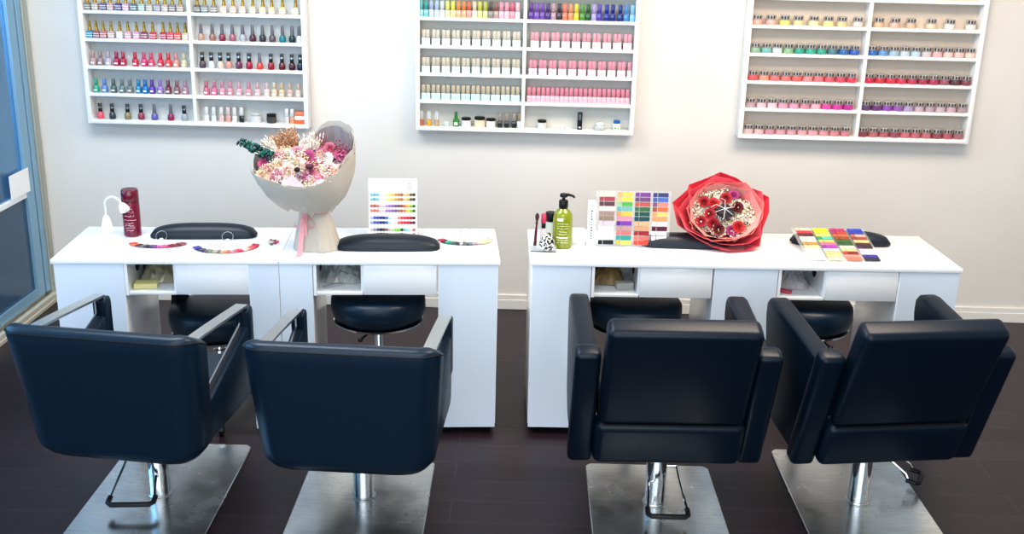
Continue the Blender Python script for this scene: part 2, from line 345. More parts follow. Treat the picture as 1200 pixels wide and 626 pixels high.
RK = {'A': 'left wall rack', 'B': 'middle wall rack', 'C': 'right wall rack'}
HALF = {'L': 'left', 'R': 'right'}
ZR = {'A': .986, 'B': .993, 'C': .994}
def sz(r, k): return ZR[r]+(k-1)*PITCH+.0182+(.002 if k == 1 else 0)
GP = {'A': 'nail polish bottles on the left wall rack', 'B': 'nail polish bottles on the middle wall rack'}
def lab(h, what, r, half, row, i, extra=''):
    return '%s %s%s, %s from left, %s shelf, %s half of %s' % (cname(h), what, extra, ORD[i], SHN[row], HALF[half], RK[r].replace('wall ', ''))
ROWS = [
 ('A', 'L', 5, 'gold', [-1.985, -1.945, -1.905, -1.868, -1.828, -1.79, -1.75, -1.71, -1.67, -1.63, -1.592, -1.555, -1.515], '8a8878 c8b8a8 7a6aa0 d8b0b0 6a5090 e0b8c8 708890 b8ccc8 c8c0b0 a8a0b8 d0c0b0 9a8a98 c8b0a0'),
 ('A', 'L', 4, 'gold', [-1.985, -1.95, -1.915, -1.876, -1.833, -1.79, -1.747, -1.709, -1.663, -1.612, -1.574, -1.537, -1.498], '2f9cc8 a86870 d08888 dcc0b8 f0e4e4 f0b8c8 f0a8d8 a04868 e04060 cc3050 ee5068 f06050 f5d4b0'),
 ('A', 'L', 3, 'clear', [-1.98, -1.945, -1.903, -1.861, -1.827, -1.765, -1.72, -1.682, -1.635, -1.595, -1.557, -1.516], 'cfa8a4 b09898 d8c8d4 c02858 cc3050 e02c50 ee4c84 f05a84 ee3050 f05050 f2a498 ece0b8'),
 ('A', 'L', 2, 'clear', [-1.978, -1.935, -1.888, -1.844, -1.804, -1.76, -1.724, -1.689, -1.648, -1.607, -1.561, -1.519], '35b890 7a9fe4 5e7a70 76908c 808c88 2098c4 1484d0 6a3cb4 aa88dc 8a3c58 a46c74 c898a8'),
 ('A', 'L', 1, 'black', [-1.97, -1.906, -1.827, -1.758, -1.687, -1.603, -1.532], 'f0607c 38444c 9c8c60 a03c54 7068b8 a01c58 b0b8b8'),
 ('A', 'R', 5, 'gold', [-1.43, -1.393, -1.347, -1.297, -1.249, -1.201, -1.15, -1.1, -1.054, -1.001, -.935], '6a6458 9098a0 a09890 f0d4b8 f0c8b8 ecd4c0 f0dcc0 f2dcb8 f0d8b4 f4dcb4 f0e0c0'),
 ('A', 'R', 4, 'grey', [-1.42, -1.363, -1.312, -1.261, -1.209, -1.159, -1.108, -1.058, -1.006, -.958, -.921], 'c8a48c b07c6c 982c44 b86c78 c0c0c4 5a2430 38303c 6a5858 108890 143434 e8e8e8'),
 ('A', 'R', 3, 'black', [-1.421, -1.375, -1.329, -1.286, -1.236, -1.182, -1.128, -1.071, -1.015, -.963, -.921], '5a4650 f0f0f0 f2d8c4 e4a494 7c3458 b41440 ea4c38 a41430 701424 4c1420 1c1c48'),
 ('A', 'R', 2, 'clear', [-1.41, -1.37, -1.328, -1.288, -1.241, -1.192, -1.146, -1.099, -1.061, -1.021, -.979, -.936], 'd87890 e884a8 f0a0b4 f0a8b8 f4b8c4 f0a8b4 f4c8c8 f8dcd8 f4e0c0 f0d8b0 e8c8b8 ecd0c0'),
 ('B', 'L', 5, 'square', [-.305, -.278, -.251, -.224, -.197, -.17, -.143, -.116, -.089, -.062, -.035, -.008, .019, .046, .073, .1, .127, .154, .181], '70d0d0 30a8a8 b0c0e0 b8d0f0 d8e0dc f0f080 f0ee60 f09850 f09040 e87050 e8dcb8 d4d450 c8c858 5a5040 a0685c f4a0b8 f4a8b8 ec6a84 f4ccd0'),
 ('B', 'R', 5, 'square', [.249, .277, .305, .333, .361, .39, .418, .447, .475, .505, .535, .563, .591, .627, .658, .695, .725, .755], '6a3ca4 8a58bc 7c50b4 583888 c4a0a8 483444 f08868 f0a06c f4d83c 5ca044 286830 b4a8e0 5448b0 1c34a8 142890 1c3c90 4c94d4 90ccf4'),
]
capswap = {('A', 'L', 1, 4): 'grey', ('A', 'L', 1, 5): 'grey', ('A', 'R', 3, 6): 'grey'}
for r, hf, row, kind, xs, cs in ROWS:
    cs = cs.split()
    for i, x in enumerate(xs):
        k = capswap.get((r, hf, row, i), kind); h = cs[i]
        what = {'gold': 'gold-capped polish', 'clear': 'round polish', 'black': 'black-capped polish', 'grey': 'grey-capped polish', 'square': 'square polish'}[k]
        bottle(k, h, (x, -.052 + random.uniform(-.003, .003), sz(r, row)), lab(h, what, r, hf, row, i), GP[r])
# paired two-tone samples of the middle rack
def pairs(hf, row, a, b, n, bc, cc, gap=.006):
    step = (b-a)/n
    for i in range(n):
        x = a+step*(i+.5)+(gap/2 if i % 2 == 0 else -gap/2)*(-1 if gap < 0 else 1)
        what = '%s-capped bottle' % cname(cc)
        bottle('twotone', (bc, cc), (x, -.052, sz('B', row)), lab(bc, what, 'B', hf, row, i), GP['B'])
pairs('L', 4, -.305, .205, 20, 'e4f2f0', 'e4dac6'); pairs('L', 3, -.305, .205, 20, 'e0f0f0', 'ded4be'); pairs('L', 2, -.305, .205, 20, 'd4ecee', 'd0c4aa', .002)
pairs('R', 4, .245, .765, 20, 'f6e2e6', 'f2aebc'); pairs('R', 3, .24, .765, 21, 'f6e2e6', 'f0a2b4'); pairs('R', 2, .238, .765, 22, 'f4c8d4', 'ec92a8', .0)
# powder jars of the right rack
JR = [
 ('L', 5, [1.383, 1.451, 1.52, 1.588, 1.665, 1.737, 1.806, 1.885], 'e8a898 e8b0a0 f0e070 e0d8a0 f0e8b0 f0e890 e0cc90 d8d0c8'),
 ('L', 4, None, '8cb494 70b8b4 d0e0e0 84b884 18a080 30a890 28a084 3c7480 1c60a8 1c54b8'),
 ('L', 3, None, 'f05058 f49878 ec6c6c dc7068 ec5c5c f48c8c ec7078 d84c60 dc3854 d82c48'),
 ('L', 2, None, 'bc9ca4 e4c4cc eccad4 dc9cb4 dc9cb8 cc8498 f0b0c4 e438a4 d42aa0 b81c90'),
 ('L', 1, None, 'e0c0c0 e4b4b8 cc8c98 dca0a8 d8a0a8 e0a0a8 e8a4ac d89098 cc8088 c87480'),
 ('R', 5, [1.99, 2.071, 2.15, 2.251, 2.344, 2.449], 'e0b890 e0b4a0 d8b494 e8d0b0 f0e8e4 ece4dc'),
 ('R', 4, None, '2460b4 5c90cc 9cc0d4 c0d0d8 b0d0e4 ccc4c4 e4b0b4 ecc8c0 ecc4bc ecccbc'),
 ('R', 3, None, 'c41838 cc1c38 d42040 d42048 b82c4c a02440 a82848 984c5c 4c2830 783040'),
 ('R', 2, None, '4c2c60 602464 843cac 8c50b0 ac98cc c4a8b4 b49ca8 c4b0b8 cca8b4 a89098'),
 ('R', 1, None, '802c38 b45c64 ac5460 904050 cc6474 bc5c6c c4646c 903c44 b44c5c a05c64')]
for hf, row, xs, cs in JR:
    cs = cs.split(); x0 = 1.385 if hf == 'L' else 1.974; st = .0555 if hf == 'L' else .0545
    for i, h in enumerate(cs):
        x = xs[i] if xs else x0+st*i
        jar(h, (x, -.05, sz('C', row)), lab(h, 'powder jar', 'C', hf, row, i), 'powder jars on the right wall rack')
# odds and ends on the bottom shelves
zA = sz('A', 1); zB = sz('B', 1)
for i, (x, h, cap) in enumerate([(-1.415, 'f2f2ee', 'f4f4f0'), (-1.378, 'f0eeea', 'f4f4f0'), (-1.338, 'f2cfc4', 'f4ece8'), (-1.303, 'f0b0a0', 'f4dcd8'), (-1.27, 'f4f2ee', 'f4f4f0'), (-1.234, '1c2c28', 'f0f0ee')]):
    bottle('twotone', (h, cap), (x, -.052, zA), '%s white-capped bottle, %s from left, bottom shelf, right half of left rack' % (cname(h), ORD[i]), GP['A'])
WL = M('#ecebe6', .2, metal=.3); BL = M('#23221f', .3)
jar('e4e8ea', (-1.162, -.05, zA), 'white lidded cream jar on the bottom shelf of the left wall rack', None, WL, 1.05)
jar('34342e', (-1.081, -.05, zA), 'black jar on the bottom shelf of the left wall rack', None, BL, 1.0)
bottle('twotone', ('e8dcd8', 'f4f4f4'), (-1.0, -.05, zA), 'clear white bottle just right of the black jar, bottom shelf, left wall rack', None)
bottle('twotone', ('f0a880', 'f2f0ee'), (-.972, -.05, zA), 'peach bottle beside the orange cartons, bottom shelf, left wall rack', None)
for j, (z, h, nm) in enumerate([(0, 'ee7038', 'orange carton at the bottom of its stack'), (.021, 'f0ece8', 'white carton in the middle of its stack'), (.042, 'e88860', 'pale orange carton topmost of its stack')]):
    t = MB().box(-.024, .024, -.018, .018, 0, .020, r=.001).box(-.0242, .0242, -.0185, -.018, .006, .012).build('carton', M('#'+h, .45), None)
    t.location = (-.933, -.05, zA+z); tag(t, nm+', bottom shelf, right end of left wall rack', 'box', 'small cartons on the left wall rack')
# middle rack bottom-left
for i, (x, h) in enumerate([(-.303, 'b8603c'), (-.264, 'd0a030'), (-.224, 'b89878')]):
    t = thing('glitter_bottle', '%s clear topped bottle with glitter, %s from left, bottom shelf of middle wall rack' % (['copper', 'gold', 'beige'][i], ORD[i]), 'bottle', (x, -.052, zB), 0, 'clear topped glitter bottles')
    MB().lathe([(.0105, 0), (.0125, .002), (.0125, .028), (.011, .03)], 12).build('glass_body', M('#'+h, .25, coat=.5, var=.5, bscale=400), t)
    MB().lathe([(.0085, .03), (.0125, .036), (.0115, .066), (.008, .075)], 12).build('clear_cap', CLEAR, t)
t = thing('small_clear_jar', 'tiny clear jar left of the green bottle on the middle wall rack', 'jar', (-.173, -.052, zB))
MB().lathe([(.014, 0), (.017, .003), (.017, .014), (.014, .016)], 14).build('glass_body', M('#dfeae0', .1, alpha=.6), t); MB().lathe([(.0145, .016), (.0145, .024), (.011, .026)], 14).build('lid', M('#eef2f0', .1, alpha=.7), t)
t = thing('green_bottle', 'green bottle with tapered green cap on the bottom shelf of middle rack', 'bottle', (-.124, -.052, zB))
MB().lathe([(.0145, 0), (.0165, .003), (.0165, .034), (.009, .042)], 14).build('glass_body', M('#3c8c3c', .15, coat=.5), t); MB().lathe([(.0085, .042), (.008, .05), (.0065, .074), (.005, .076)], 12).build('cap', M('#2f7434', .3), t)
MB().box(-.009, .009, -.0172, -.0165, .008, .024).build('paper_label', M('#d4ecc8', .5), t, 0)
jar('f0f2f0', (-.072, -.05, zB), 'white cream jar with dark lid just right of the green bottle', None, BL, 1.0)
jar('f0e4c0', (-.002, -.05, zB), 'largest cream jar with dark lid on the middle wall rack', None, BL, 1.12)
jar('f2f0ea', (.056, -.05, zB), 'white cream jar with dark lid left of the black bottles, middle rack', None, BL, .98)
for x, l in ((.103, 'slim black bottle with tall silver cap beside the cream jars'), (.138, 'black square bottle, middle one of three on the middle rack'), (.176, 'black square bottle beside the white bottle with beige cap')):
    bottle('twotone', ('15171a', 'a89c90'), (x, -.052, zB), l, 'black bottles on the middle wall rack')
bottle('twotone', ('f4f0ec', 'b8a078'), (.203, -.045, zB), 'white bottle with beige cap next to the divider of the middle rack', None)
jar('dfe3de', (.32, -.05, zB), 'pale jar with dark lid alone on the right half of middle rack', None, BL, .95)
t = thing('small_clear_jar', 'tiny clear jar between the pale jar and the black carton', 'jar', (.429, -.05, zB))
MB().lathe([(.01, 0), (.0125, .002), (.0125, .01), (.01, .012)], 12).build('glass_body', M('#e8ecea', .1, alpha=.6), t); MB().lathe([(.0105, .012), (.0105, .017), (.008, .018)], 12).build('lid', M('#f4f6f4', .2), t)
t = thing('black_carton', 'tall narrow black carton standing on the bottom shelf, middle wall rack', 'box', (.515, -.05, zB))
MB().box(-.012, .012, -.012, .012, 0, .088, r=.001).build('carton_body', M('#15181c', .35), t); MB().box(-.006, .006, -.0128, -.012, .05, .078).build('printed_panel', M('#5c6468', .4), t, 0)
MB().box(-.006, .006, -.0128, -.012, .008, .016).build('printed_panel', M('#c8ccd0', .4), t, 0)
t = thing('round_clear_jar', 'squat clear round jar near the right end of the middle rack', 'jar', (.619, -.05, zB))
MB().lathe([(.022, 0), (.031, .006), (.031, .016), (.024, .024)], 18).build('glass_body', M('#dfe6e0', .08, alpha=.65), t); MB().lathe([(.022, .024), (.024, .028), (.02, .038), (.012, .04)], 18).build('lid', M('#f2f4f2', .1, alpha=.8), t)
t = thing('white_bottle', 'small white bottle with blue lid and green print, middle wall rack', 'bottle', (.706, -.05, zB))
MB().lathe([(.017, 0), (.019, .003), (.019, .03), (.014, .036)], 16).build('bottle_body', M('#f2f6f2', .3), t); MB().lathe([(.0165, .036), (.0175, .038), (.0175, .05), (.015, .052)], 16).build('lid', M('#2c6cb8', .3), t)
MB().ball((-.007, -.0175, .014), .006, 1, (1, .3, 1)).ball((.006, -.0178, .011), .005, 1, (1, .3, 1)).build('green_print', M('#3c9040', .5), t)

# ------------------------------------------------------------------ manicure desks
GL = (-.7145, -1.61, .077); GR = (1.1285, -1.512, .028)
def on(g, x, y, z=.75):
    xm, ym, a = g; return (xm+x*math.cos(a)-y*math.sin(a), ym+x*math.sin(a)+y*math.cos(a), z)
DD = .48
HOLE = M('#08090a', .6); INNER = M('#eef0ee', .4)
def desk_bits(t, x0, x1, u, side_wide, gside, peds=None):
    """one work bay (cubby + drawer) whose cubby starts at u; desk body between x0..x1"""
    MB().box(u, u+.003+.187, .012, DD-.03, .604, .616, r=.001).build('cubby_floor', WHITE, t)
    MB().box(u-.002, u+.01, .004, DD-.03, .604, .731).build('cubby_side', WHITE, t, 0)
    MB().box(u+.182, u+.192, .014, DD-.03, .616, .731).build('cubby_side', WHITE, t, 0)
    MB().box(u, u+.19, .3, .31, .616, .731).build('cubby_back', INNER, t, 0)
    gx = u+(.05 if gside < 0 else .155)
    MB().lathe([(.023, 0), (.025, .001), (.025, .003), (.023, .004)], 20, mat=T(u+.0102 if gside < 0 else u+.1818, .14, .688)@RY(PI/2 if gside < 0 else -PI/2)).build('cable_grommet', HOLE, t)
    MB().box(u+.192, u+.48, .008, .03, .606, .7305, r=.0015).box(u+.195, u+.478, .03, DD-.05, .612, .725).build('drawer', WHITE, t)
def pedestal(t, x0, x1, feet=True):
    p = MB().box(x0, x1, .006, DD-.008, .045, .7315, r=.002).build('pedestal', WHITE, t)
    MB().box(x0+.002, x1-.002, .004, .006, .03, .7315).build('front_panel', M('#e2edf8', .15, coat=.5, var=.01), p, 0)
    for fx in (x0+.03, x1-.03):
        for fy in (.04, DD-.05):
            MB().lathe([(.012, 0), (.014, .004), (.014, .02), (.008, .026), (.008, .045)], 12, mat=T(fx, fy, 0)).build('foot', BLACK, p)
def desk(g, x0, x1, bays, peds, label, group=None):
    t = thing('manicure_desk', label, 'desk', on(g, 0, 0, 0), g[2], group)
    MB().box(x0, x1, 0, DD, .7325, .75, r=.0015).build('tabletop', WHITE, t)
    for a, b in peds: pedestal(t, a, b)
    for u, gs in bays: desk_bits(t, x0, x1, u, 0, gs)
    return t
desk(GL, -.866, -.0008, [(-.59, -1)], [(-.858, -.594), (-.118, -.0008)], 'white gloss manicure desk nearest the glass door, red can on it', 'white manicure desks')
desk(GL, .0008, .866, [(.135, -1)], [(.0008, .13), (.622, .858)], 'white gloss manicure desk carrying the grey wrapped dried bouquet', 'white manicure desks')
desk(GR, -.862, .862, [(-.614, 1), (.131, 1)], [(-.855, -.618), (-.127, .127), (.615, .855)], 'long white double manicure desk at right with red rose bouquet', 'white manicure desks')

# crumpled clear bags and clutter in the cubbies
def crumple(name, g, x, y, w, dpt, h, m, label, cat, seed, rz=0):
    rnd = random.Random(seed); P = []
    n = 12
    for i in range(n):
        row = []
        for j in range(n):
            u, v = i/(n-1), j/(n-1); e = math.sin(PI*u)*math.sin(PI*v)
            row.append(((u-.5)*w*(1+rnd.uniform(-.06, .06)), (v-.5)*dpt*(1+rnd.uniform(-.06, .06)), .003+h*(e**.5)*rnd.uniform(.55, 1)))
        P.append(row)
    o = MB().grid(P).build(name, m, None, 0)
    o.location = on(g, x, y, .617); o.rotation_euler = (0, 0, g[2]+rz)
    return tag(o, label, cat)
BAG = lambda h: M(h, .12, alpha=.62, var=.35, bscale=30, spec=.9)
crumple('plastic_bag', GL, -.5, .2, .15, .17, .085, BAG('#b8b294'), 'crumpled grey plastic bag in the cubby of the leftmost desk', 'plastic bag', 1)
crumple('plastic_bag', GL, .235, .2, .15, .17, .08, BAG('#c4c8c4'), 'crumpled clear plastic bag in the cubby below the colour chart', 'plastic bag', 3)
crumple('plastic_bag', GR, -.535, .2, .14, .17, .085, M('#8c7448', .3, var=.5, bscale=40), 'crumpled brown and gold wrapper in the cubby near the green bottle', 'wrapper', 4)
crumple('plastic_bag', GR, .215, .19, .15, .17, .085, BAG('#d8d4d4'), 'crumpled clear plastic bag in the cubby below the flat swatch board', 'plastic bag', 5)
def lay(o, g, x, y, z, rz, label, cat, group=None):
    o.location = on(g, x, y, z); o.rotation_euler = (0, 0, g[2]+rz); return tag(o, label, cat, group)
lay(MB().box(-.06, .03, -.03, .03, 0, .022, r=.004).build('sponge_pack', M('#e8e0a0', .6)), GL, -.515, .075, .6165, .1, 'flat pale yellow pack at the front of the leftmost cubby', 'pack')
lay(MB().box(-.035, .035, -.02, .02, 0, .03, r=.002).build('small_box', M('#b0b2aa', .4)), GR, -.475, .08, .6165, .1, 'small pale grey box in the cubby near the green bottle', 'box')
lay(MB().tube([(-.04, 0, .006), (0, 0, .008), (.045, .01, .006)], .004, 8).tube([(-.04, .008, .006), (0, .01, .01), (.045, 0, .006)], .004, 8).build('metal_tweezers', CHROME), GL, .20, .07, .6165, .5, 'shiny metal tweezers at the front of the cubby beneath the dried bouquet', 'tweezers')
lay(MB().box(-.03, .03, -.012, .012, 0, .014, r=.003).build('pink_packet', M('#c85468', .4)), GR, .175, .07, .6165, -.6, 'pink packet in the cubby below the flat swatch board', 'packet')

# ------------------------------------------------------------------ arm cushions
def cushion(g, x, y, w, dpt, rz, label):
    n = 28; P = []
    def sec(k):
        u = -1+2*k/n; e = (1-abs(u)**3.2)**.5 if abs(u) < 1 else 0.02
        return u*w/2, max(e, .03)
    for k in range(n+1):
        xx, e = sec(k); row = []
        for j in range(13):
            a = -.25+(PI+.5)*j/12
            row.append((xx, -math.cos(a)*dpt/2*(.55+.45*e)*(1 if e > .04 else .6), .012+max(0, math.sin(a))*.045*e+(.0 if math.sin(a) > 0 else -.011)))
        P.append(row)
    t = thing('arm_cushion', label, 'arm cushion', on(g, x, y, .7505), g[2]+rz, 'black padded arm rests on the desks')
    b = MB().grid(P)
    b.bm.edges.ensure_lookup_table()
    bmesh.ops.holes_fill(b.bm, edges=[e for e in b.bm.edges if e.is_boundary])
    bmesh.ops.recalc_face_normals(b.bm, faces=b.bm.faces)
    b.build('pad', M('#1c2530', .4, bump=.2, bscale=200), t, 60)
    MB().box(-w/2+.03, w/2-.03, -dpt*.42, dpt*.42, 0, .004, r=.001).build('base_board', BLACK, t)
    return t
cushion(GL, -.35, .335, .43, .1, .03, 'black arm cushion behind the nail swatch rings, beside red can')
cushion(GL, .418, .18, .42, .12, 0, 'black arm cushion in front of the nail colour chart')
cushion(GR, -.21, .26, .36, .1, -.02, 'black arm cushion half hidden behind the red rose bouquet')
cushion(GR, .47, .34, .42, .1, -.03, 'black arm cushion lying under the tilted swatch board')

# ------------------------------------------------------------------ red can
def scribble(mb, x0, x1, z, hgt, y, rnd, step=.004, colour=None):
    pts = []; x = x0
    while x < x1:
        pts.append((x, z+rnd.uniform(0, hgt))); x += step*rnd.uniform(.6, 1.3)
    for (a, b) in zip(pts, pts[1:]):
        if rnd.random() < .82: mb.tube([(a[0], y(a[0]), a[1]), (b[0], y(b[0]), b[1])], .0008, 4)
rnd = random.Random(5)
t = thing('spray_can', 'dark red aerosol can with white print at the left desk end', 'can', on(GL, -.645, .35, .7505), GL[2])
MB().lathe([(.032, 0), (.035, .003), (.035, .14), (.034, .144)], 28).build('can_body', M('#701030', .25, coat=.4), t)
MB().lathe([(.0335, .145), (.0352, .148), (.0345, .19), (.031, .196)], 28).build('cap', M('#640c28', .2, coat=.6), t)
m = MB(); cyl = lambda x: -math.sqrt(max(0, .0354**2-x*x))
for z, a, b, hh in ((.128, -.018, .012, .004), (.116, -.02, .014, .006), (.1, -.024, .02, .012), (.084, -.02, .02, .008), (.07, -.024, .026, .003), (.056, -.018, .02, .006), (.046, -.02, .018, .006), (.036, -.02, .02, .006), (.026, -.014, .016, .005)):
    scribble(m, a, b, z, hh, cyl, rnd, .003)
m.build('printed_lettering', M('#f0c8d0', .4), t)
# gooseneck lamp
t = thing('gooseneck_lamp', 'small white bendable nail lamp arching over the red can', 'lamp', on(GL, -.768, .415, .7505), GL[2])
MB().lathe([(.026, 0), (.027, .004), (.024, .012), (.015, .05), (.011, .062), (.009, .066)], 20).build('base', M('#f6f7f8', .3), t)
pts = []
for k in range(17):
    a = PI*k/16*.82; pts.append((.056-.056*math.cos(a), -.108*k/16, .1+.062*math.sin(a)))
pts = [(0, 0, .06), (0, 0, .08)]+pts; ex = pts[-1]
MB().tube(pts, .0042, 10).build('gooseneck', M('#f4f5f7', .35), t)
MB().lathe([(.006, -.002), (.013, .006), (.019, .02), (.021, .032), (.017, .037)], 20, mat=T(ex[0]-.004, ex[1], ex[2]+.012)@RY(R(145))@RX(R(30))).build('lamp_head', M('#f7f8f9', .3), t)
MB().ball((ex[0]+.017, ex[1]-.018, ex[2]-.014), .006, 2).build('lens', M('#c8d4d8', .1), t)
MB().tube([(.02, -.02, .006), (.04, -.06, .003), (.05, -.12, .003), (.062, -.155, .003)], .002, 6).build('cord', M('#f0f0f0', .4), t)

# ------------------------------------------------------------------ nail swatch rings
def swatch_ring(g, x, y, cols, a0, a1, label, rx, ry, rz=0, rings=True):
    t = thing('nail_swatch_ring', label, 'nail swatches', on(g, x, y, .7508), g[2]+rz, 'white nail tip swatch fans on the desks')
    n = len(cols); hub = Vector((0, ry*.55, .004))
    for i, c in enumerate(cols):
        a = R(a0+(a1-a0)*i/(n-1)); end = Vector((rx*math.cos(a), ry*math.sin(a), .003+.0012*(i % 3)))
        dv = (end-hub); L = dv.length; ang = math.atan2(dv.y, dv.x)
        Mx = T(hub.x, hub.y, .002+.001*(i % 3))@RZ(ang)
        s_ = MB().box(.012, L-.02, -.0022, .0022, 0, .0014, mat=Mx).build('stick', M('#e4dfd4', .35), t, 0)
        nb = MB(); nb.prism([(L-.027, -.0052), (L-.004, -.0066), (L+.004, -.003), (L+.004, .003), (L-.004, .0066), (L-.027, .0052)], .0004, .0032, axis='z', mat=Mx)
        nb.build('nail_tip', M('#'+c, .12, coat=.6, var=.02), s_, 0)
    ring = [(hub.x+.022*math.cos(2*PI*k/24), hub.y+.004+.022*math.sin(2*PI*k/24)*.5, .012+.018*math.sin(2*PI*k/24)+.006) for k in range(24)]
    MB().tube(ring, .0012, 6, closed=True).build('key_ring', M('#d8dada', .2, metal=.9), t)
    MB().lathe([(.006, 0), (.0075, .002), (.0075, .007), (.005, .008)], 12, mat=T(hub.x, hub.y, .001)).build('hub', M('#f2f2f2', .3), t)
    return t
c1 = 'd83c50 e8503c f06848 f47850 f48860 584048 7c6870 8c8088 4c3848 2c2438 582c68 8c3890 d058a0 f060a8 e84c88 c83860 8c2c44 9c3c48 a84850 70343c a85860 884048 b06870'.split()
c2 = '2c2878 4438a0 5c50b8 302c60 201c3c 483c78 28242c 504c48 888070 90a880 c8b0a0 6c7868 d8a888 f09070 f07858 f8a0a0 f06878 e83050 d82040 f0e0d8 ecc8b0 e89078 f07060 e04050 d01838 c82840 a02038'.split()
c3 = 'b01840 901838 c82048 701830 301820 20c0a0 108878 0c6860 184848 182028 c8c8c8 606468 485058 788088 a8b0b4 c0a0a0 e0c8c8 f0d8c0 e8d090 e0d0a0 ecdcb0 d8c8a0 e8e0c8 b8b0a0'.split()
swatch_ring(GL, -.51, .23, c1, 195, 345, 'fan of red, pink and purple nail tips below the red can', .115, .075)
swatch_ring(GL, -.235, .2, c2, 195, 350, 'fan of mixed nail tips in front of the cushion, nearest dried bouquet', .13, .115, .1)
swatch_ring(GL, .735, .30, c3, 190, 350, 'fan of red, teal and nude nail tips beside the colour chart', .115, .085)
# a few loose dark sticks of the second fan
t = thing('nail_swatch_ring', 'small fan of dark red nail tips at the cushion end beside the dried bouquet', 'nail swatches', on(GL, -.075, .245, .7508), GL[2])
for i, c in enumerate(['201c28', '8c2038', 'c82848', 'd83850', '302830', 'a83c48']):
    Mx = RZ(R(-60+28*i)); s_ = MB().box(0, .026, -.002, .002, .0002, .0016, mat=Mx).build('stick', M('#e4dfd4', .35), t, 0)
    MB().prism([(.024, -.004), (.04, -.005), (.046, 0), (.04, .005), (.024, .004)], .0004, .003, axis='z', mat=Mx).build('nail_tip', M('#'+c, .12, coat=.6, var=.02), s_, 0)

# ------------------------------------------------------------------ nail colour chart (standing card)
t = thing('colour_chart', 'white standing nail colour chart card with rows of coloured dots', 'chart', on(GL, .43, .34, .7505), GL[2])
tilt = T(0, 0, .001)@RX(R(-10)); CW, CH = .202, .245
MB().box(-CW/2, CW/2, -.001, .0015, 0, CH, mat=tilt).build('card', M('#fbfbfa', .45, var=.01), t, 0)
MB().prism([(-.03, 0), (.03, 0), (0, .17)], .0, .0015, axis='y', mat=T(0, .055, .001)@RX(R(8))).build('easel_leg', M('#f0f0f0', .5), t, 0)
RW = ['90c8d8 78b8cc 88c4d0 e0f0f0 f4f4ec f4ecb0 f0dc70 e8c060 c89048 b87838 a86030 e0c898 d0b060 6c5c30 302c18',
      '90ccd8 70b4c8 90c8d4 e8f0f0 f4f0e0 f4e8a0 f0d868 e8c468 cc9850 b88040 a87040 d8c090 c8a850 5c5028 40381c',
      'b87870 a86458 c88478 e8c8c8 e0c8d8 b090c8 9c78b8 8c6ca8 785080 6c4848 884c38 e07048 f0b038 88b030 1c6828',
      'd88878 c87868 d09080 e8ccc8 e4c8d8 a884c0 9c7cb8 8c6498 785c88 a07060 a85c40 e08050 f4d040 8cc030 286c20',
      'b0b8e0 4858b0 3c4ca8 182078 1c2c80 5878b0 c0e0f0 f4f0f0 f4e0d8 e88880 d04850 cc3040 b81c38 a01428 48101c',
      '98a8d8 5060b8 4050b0 18207c 1c3080 4870b0 b8dcec f4f0ec f4dcd0 e07078 cc3848 c42440 b81834 801828 5c1824',
      'c8ccd0 98a0ac 506080 18181c 50484c 8c7478 c8c0b8 b0d0a0 88cc50 78c838 184840 78b8b8 98e0e0 e8d0c8 a07868',
      'd0d4d8 a0a8b0 485878 101014 484044 806c70 c0b8b0 a8cc98 80c848 70c030 143c38 70b0b0 90d8d8 e4ccc4 987060']
d = MB()
zz = [.178, .158, .130, .110, .080, .060, .030, .010]
for r_, row in enumerate(RW):
    for i, h in enumerate(row.split()):
        d.lathe([(.0072, 0), (.0072, .0012), (.0045, .0028)], 10, mat=tilt@T(-.088+i*.0126, -.0012, zz[r_])@RX(PI/2), colour=lin(h))
d.build('colour_dots', colattr_mat(), t, 60)
m = MB(); rnd = random.Random(9)
for a, b in ((-.085, -.07), (-.066, -.05), (-.046, -.032)): scribble(m, a, b, 0, .004, lambda x: 0, rnd, .003)
bm_ = MB(); bm_.add(m.bm, tilt@T(0, -.0014, .22)); 
ringp = [(.068+.014*math.cos(2*PI*k/20), -.0015, .217+.013*math.sin(2*PI*k/20)) for k in range(20)]
bm_.build('small_print', M('#6c7078', .5), t); bm_ = MB()
bm_.tube(ringp, .0011, 5, closed=True, mat=tilt)
for q in (-.006, 0, .006): bm_.tube([(.061, -.0016, .217+q), (.075, -.0016, .217+q)], .0011, 4, mat=tilt)
bm_.build('round_logo', M('#6c7078', .5), t)

# ------------------------------------------------------------------ swatch boards
def sboard(t, Mx, cols, spine=True, Hb=.235):
    Wb = .31
    MB().box(0, Wb, 0, .003, 0, Hb, r=.0008, mat=Mx).build('clear_panel', M('#eef4f4', .06, alpha=.14, var=0, spec=.8), t)
    d = MB()
    for c, col in enumerate(cols):
        n = len(col); ph = (Hb-.014)/n
        for r_, h in enumerate(col):
            h2 = h
            if '/' in h: h, h2 = h.split('/')
            z1 = Hb-.006-ph*r_; z0 = z1-ph*.86; x = .018+c*.0735
            d.box(x-.003, x+.014, -.003, -.0002, z0, z1, mat=Mx, colour=lin(darker(h, .92))); d.box(x+.0165, x+.0595, -.003, -.0002, z0, z1, mat=Mx, colour=lin(darker(h2, .92)))
    d.build('colour_swatches', colattr_mat(), t, 0)
    if spine:
        MB().box(-.032, 0, .0, .003, .0, Hb*.82, mat=Mx@RZ(R(-18))).build('folded_cover', M('#f6f8f8', .3, var=.01), t, 0)
        m = MB(); rnd = random.Random(3)
        for k in range(11):
            z = .03+k*.0115; m.box(-.018, -.018+rnd.uniform(.004, .008), -.001, -.0002, z, z+.006, mat=Mx@RZ(R(-18)))
        m.build('spine_print', M('#35506c', .5), t, 0)
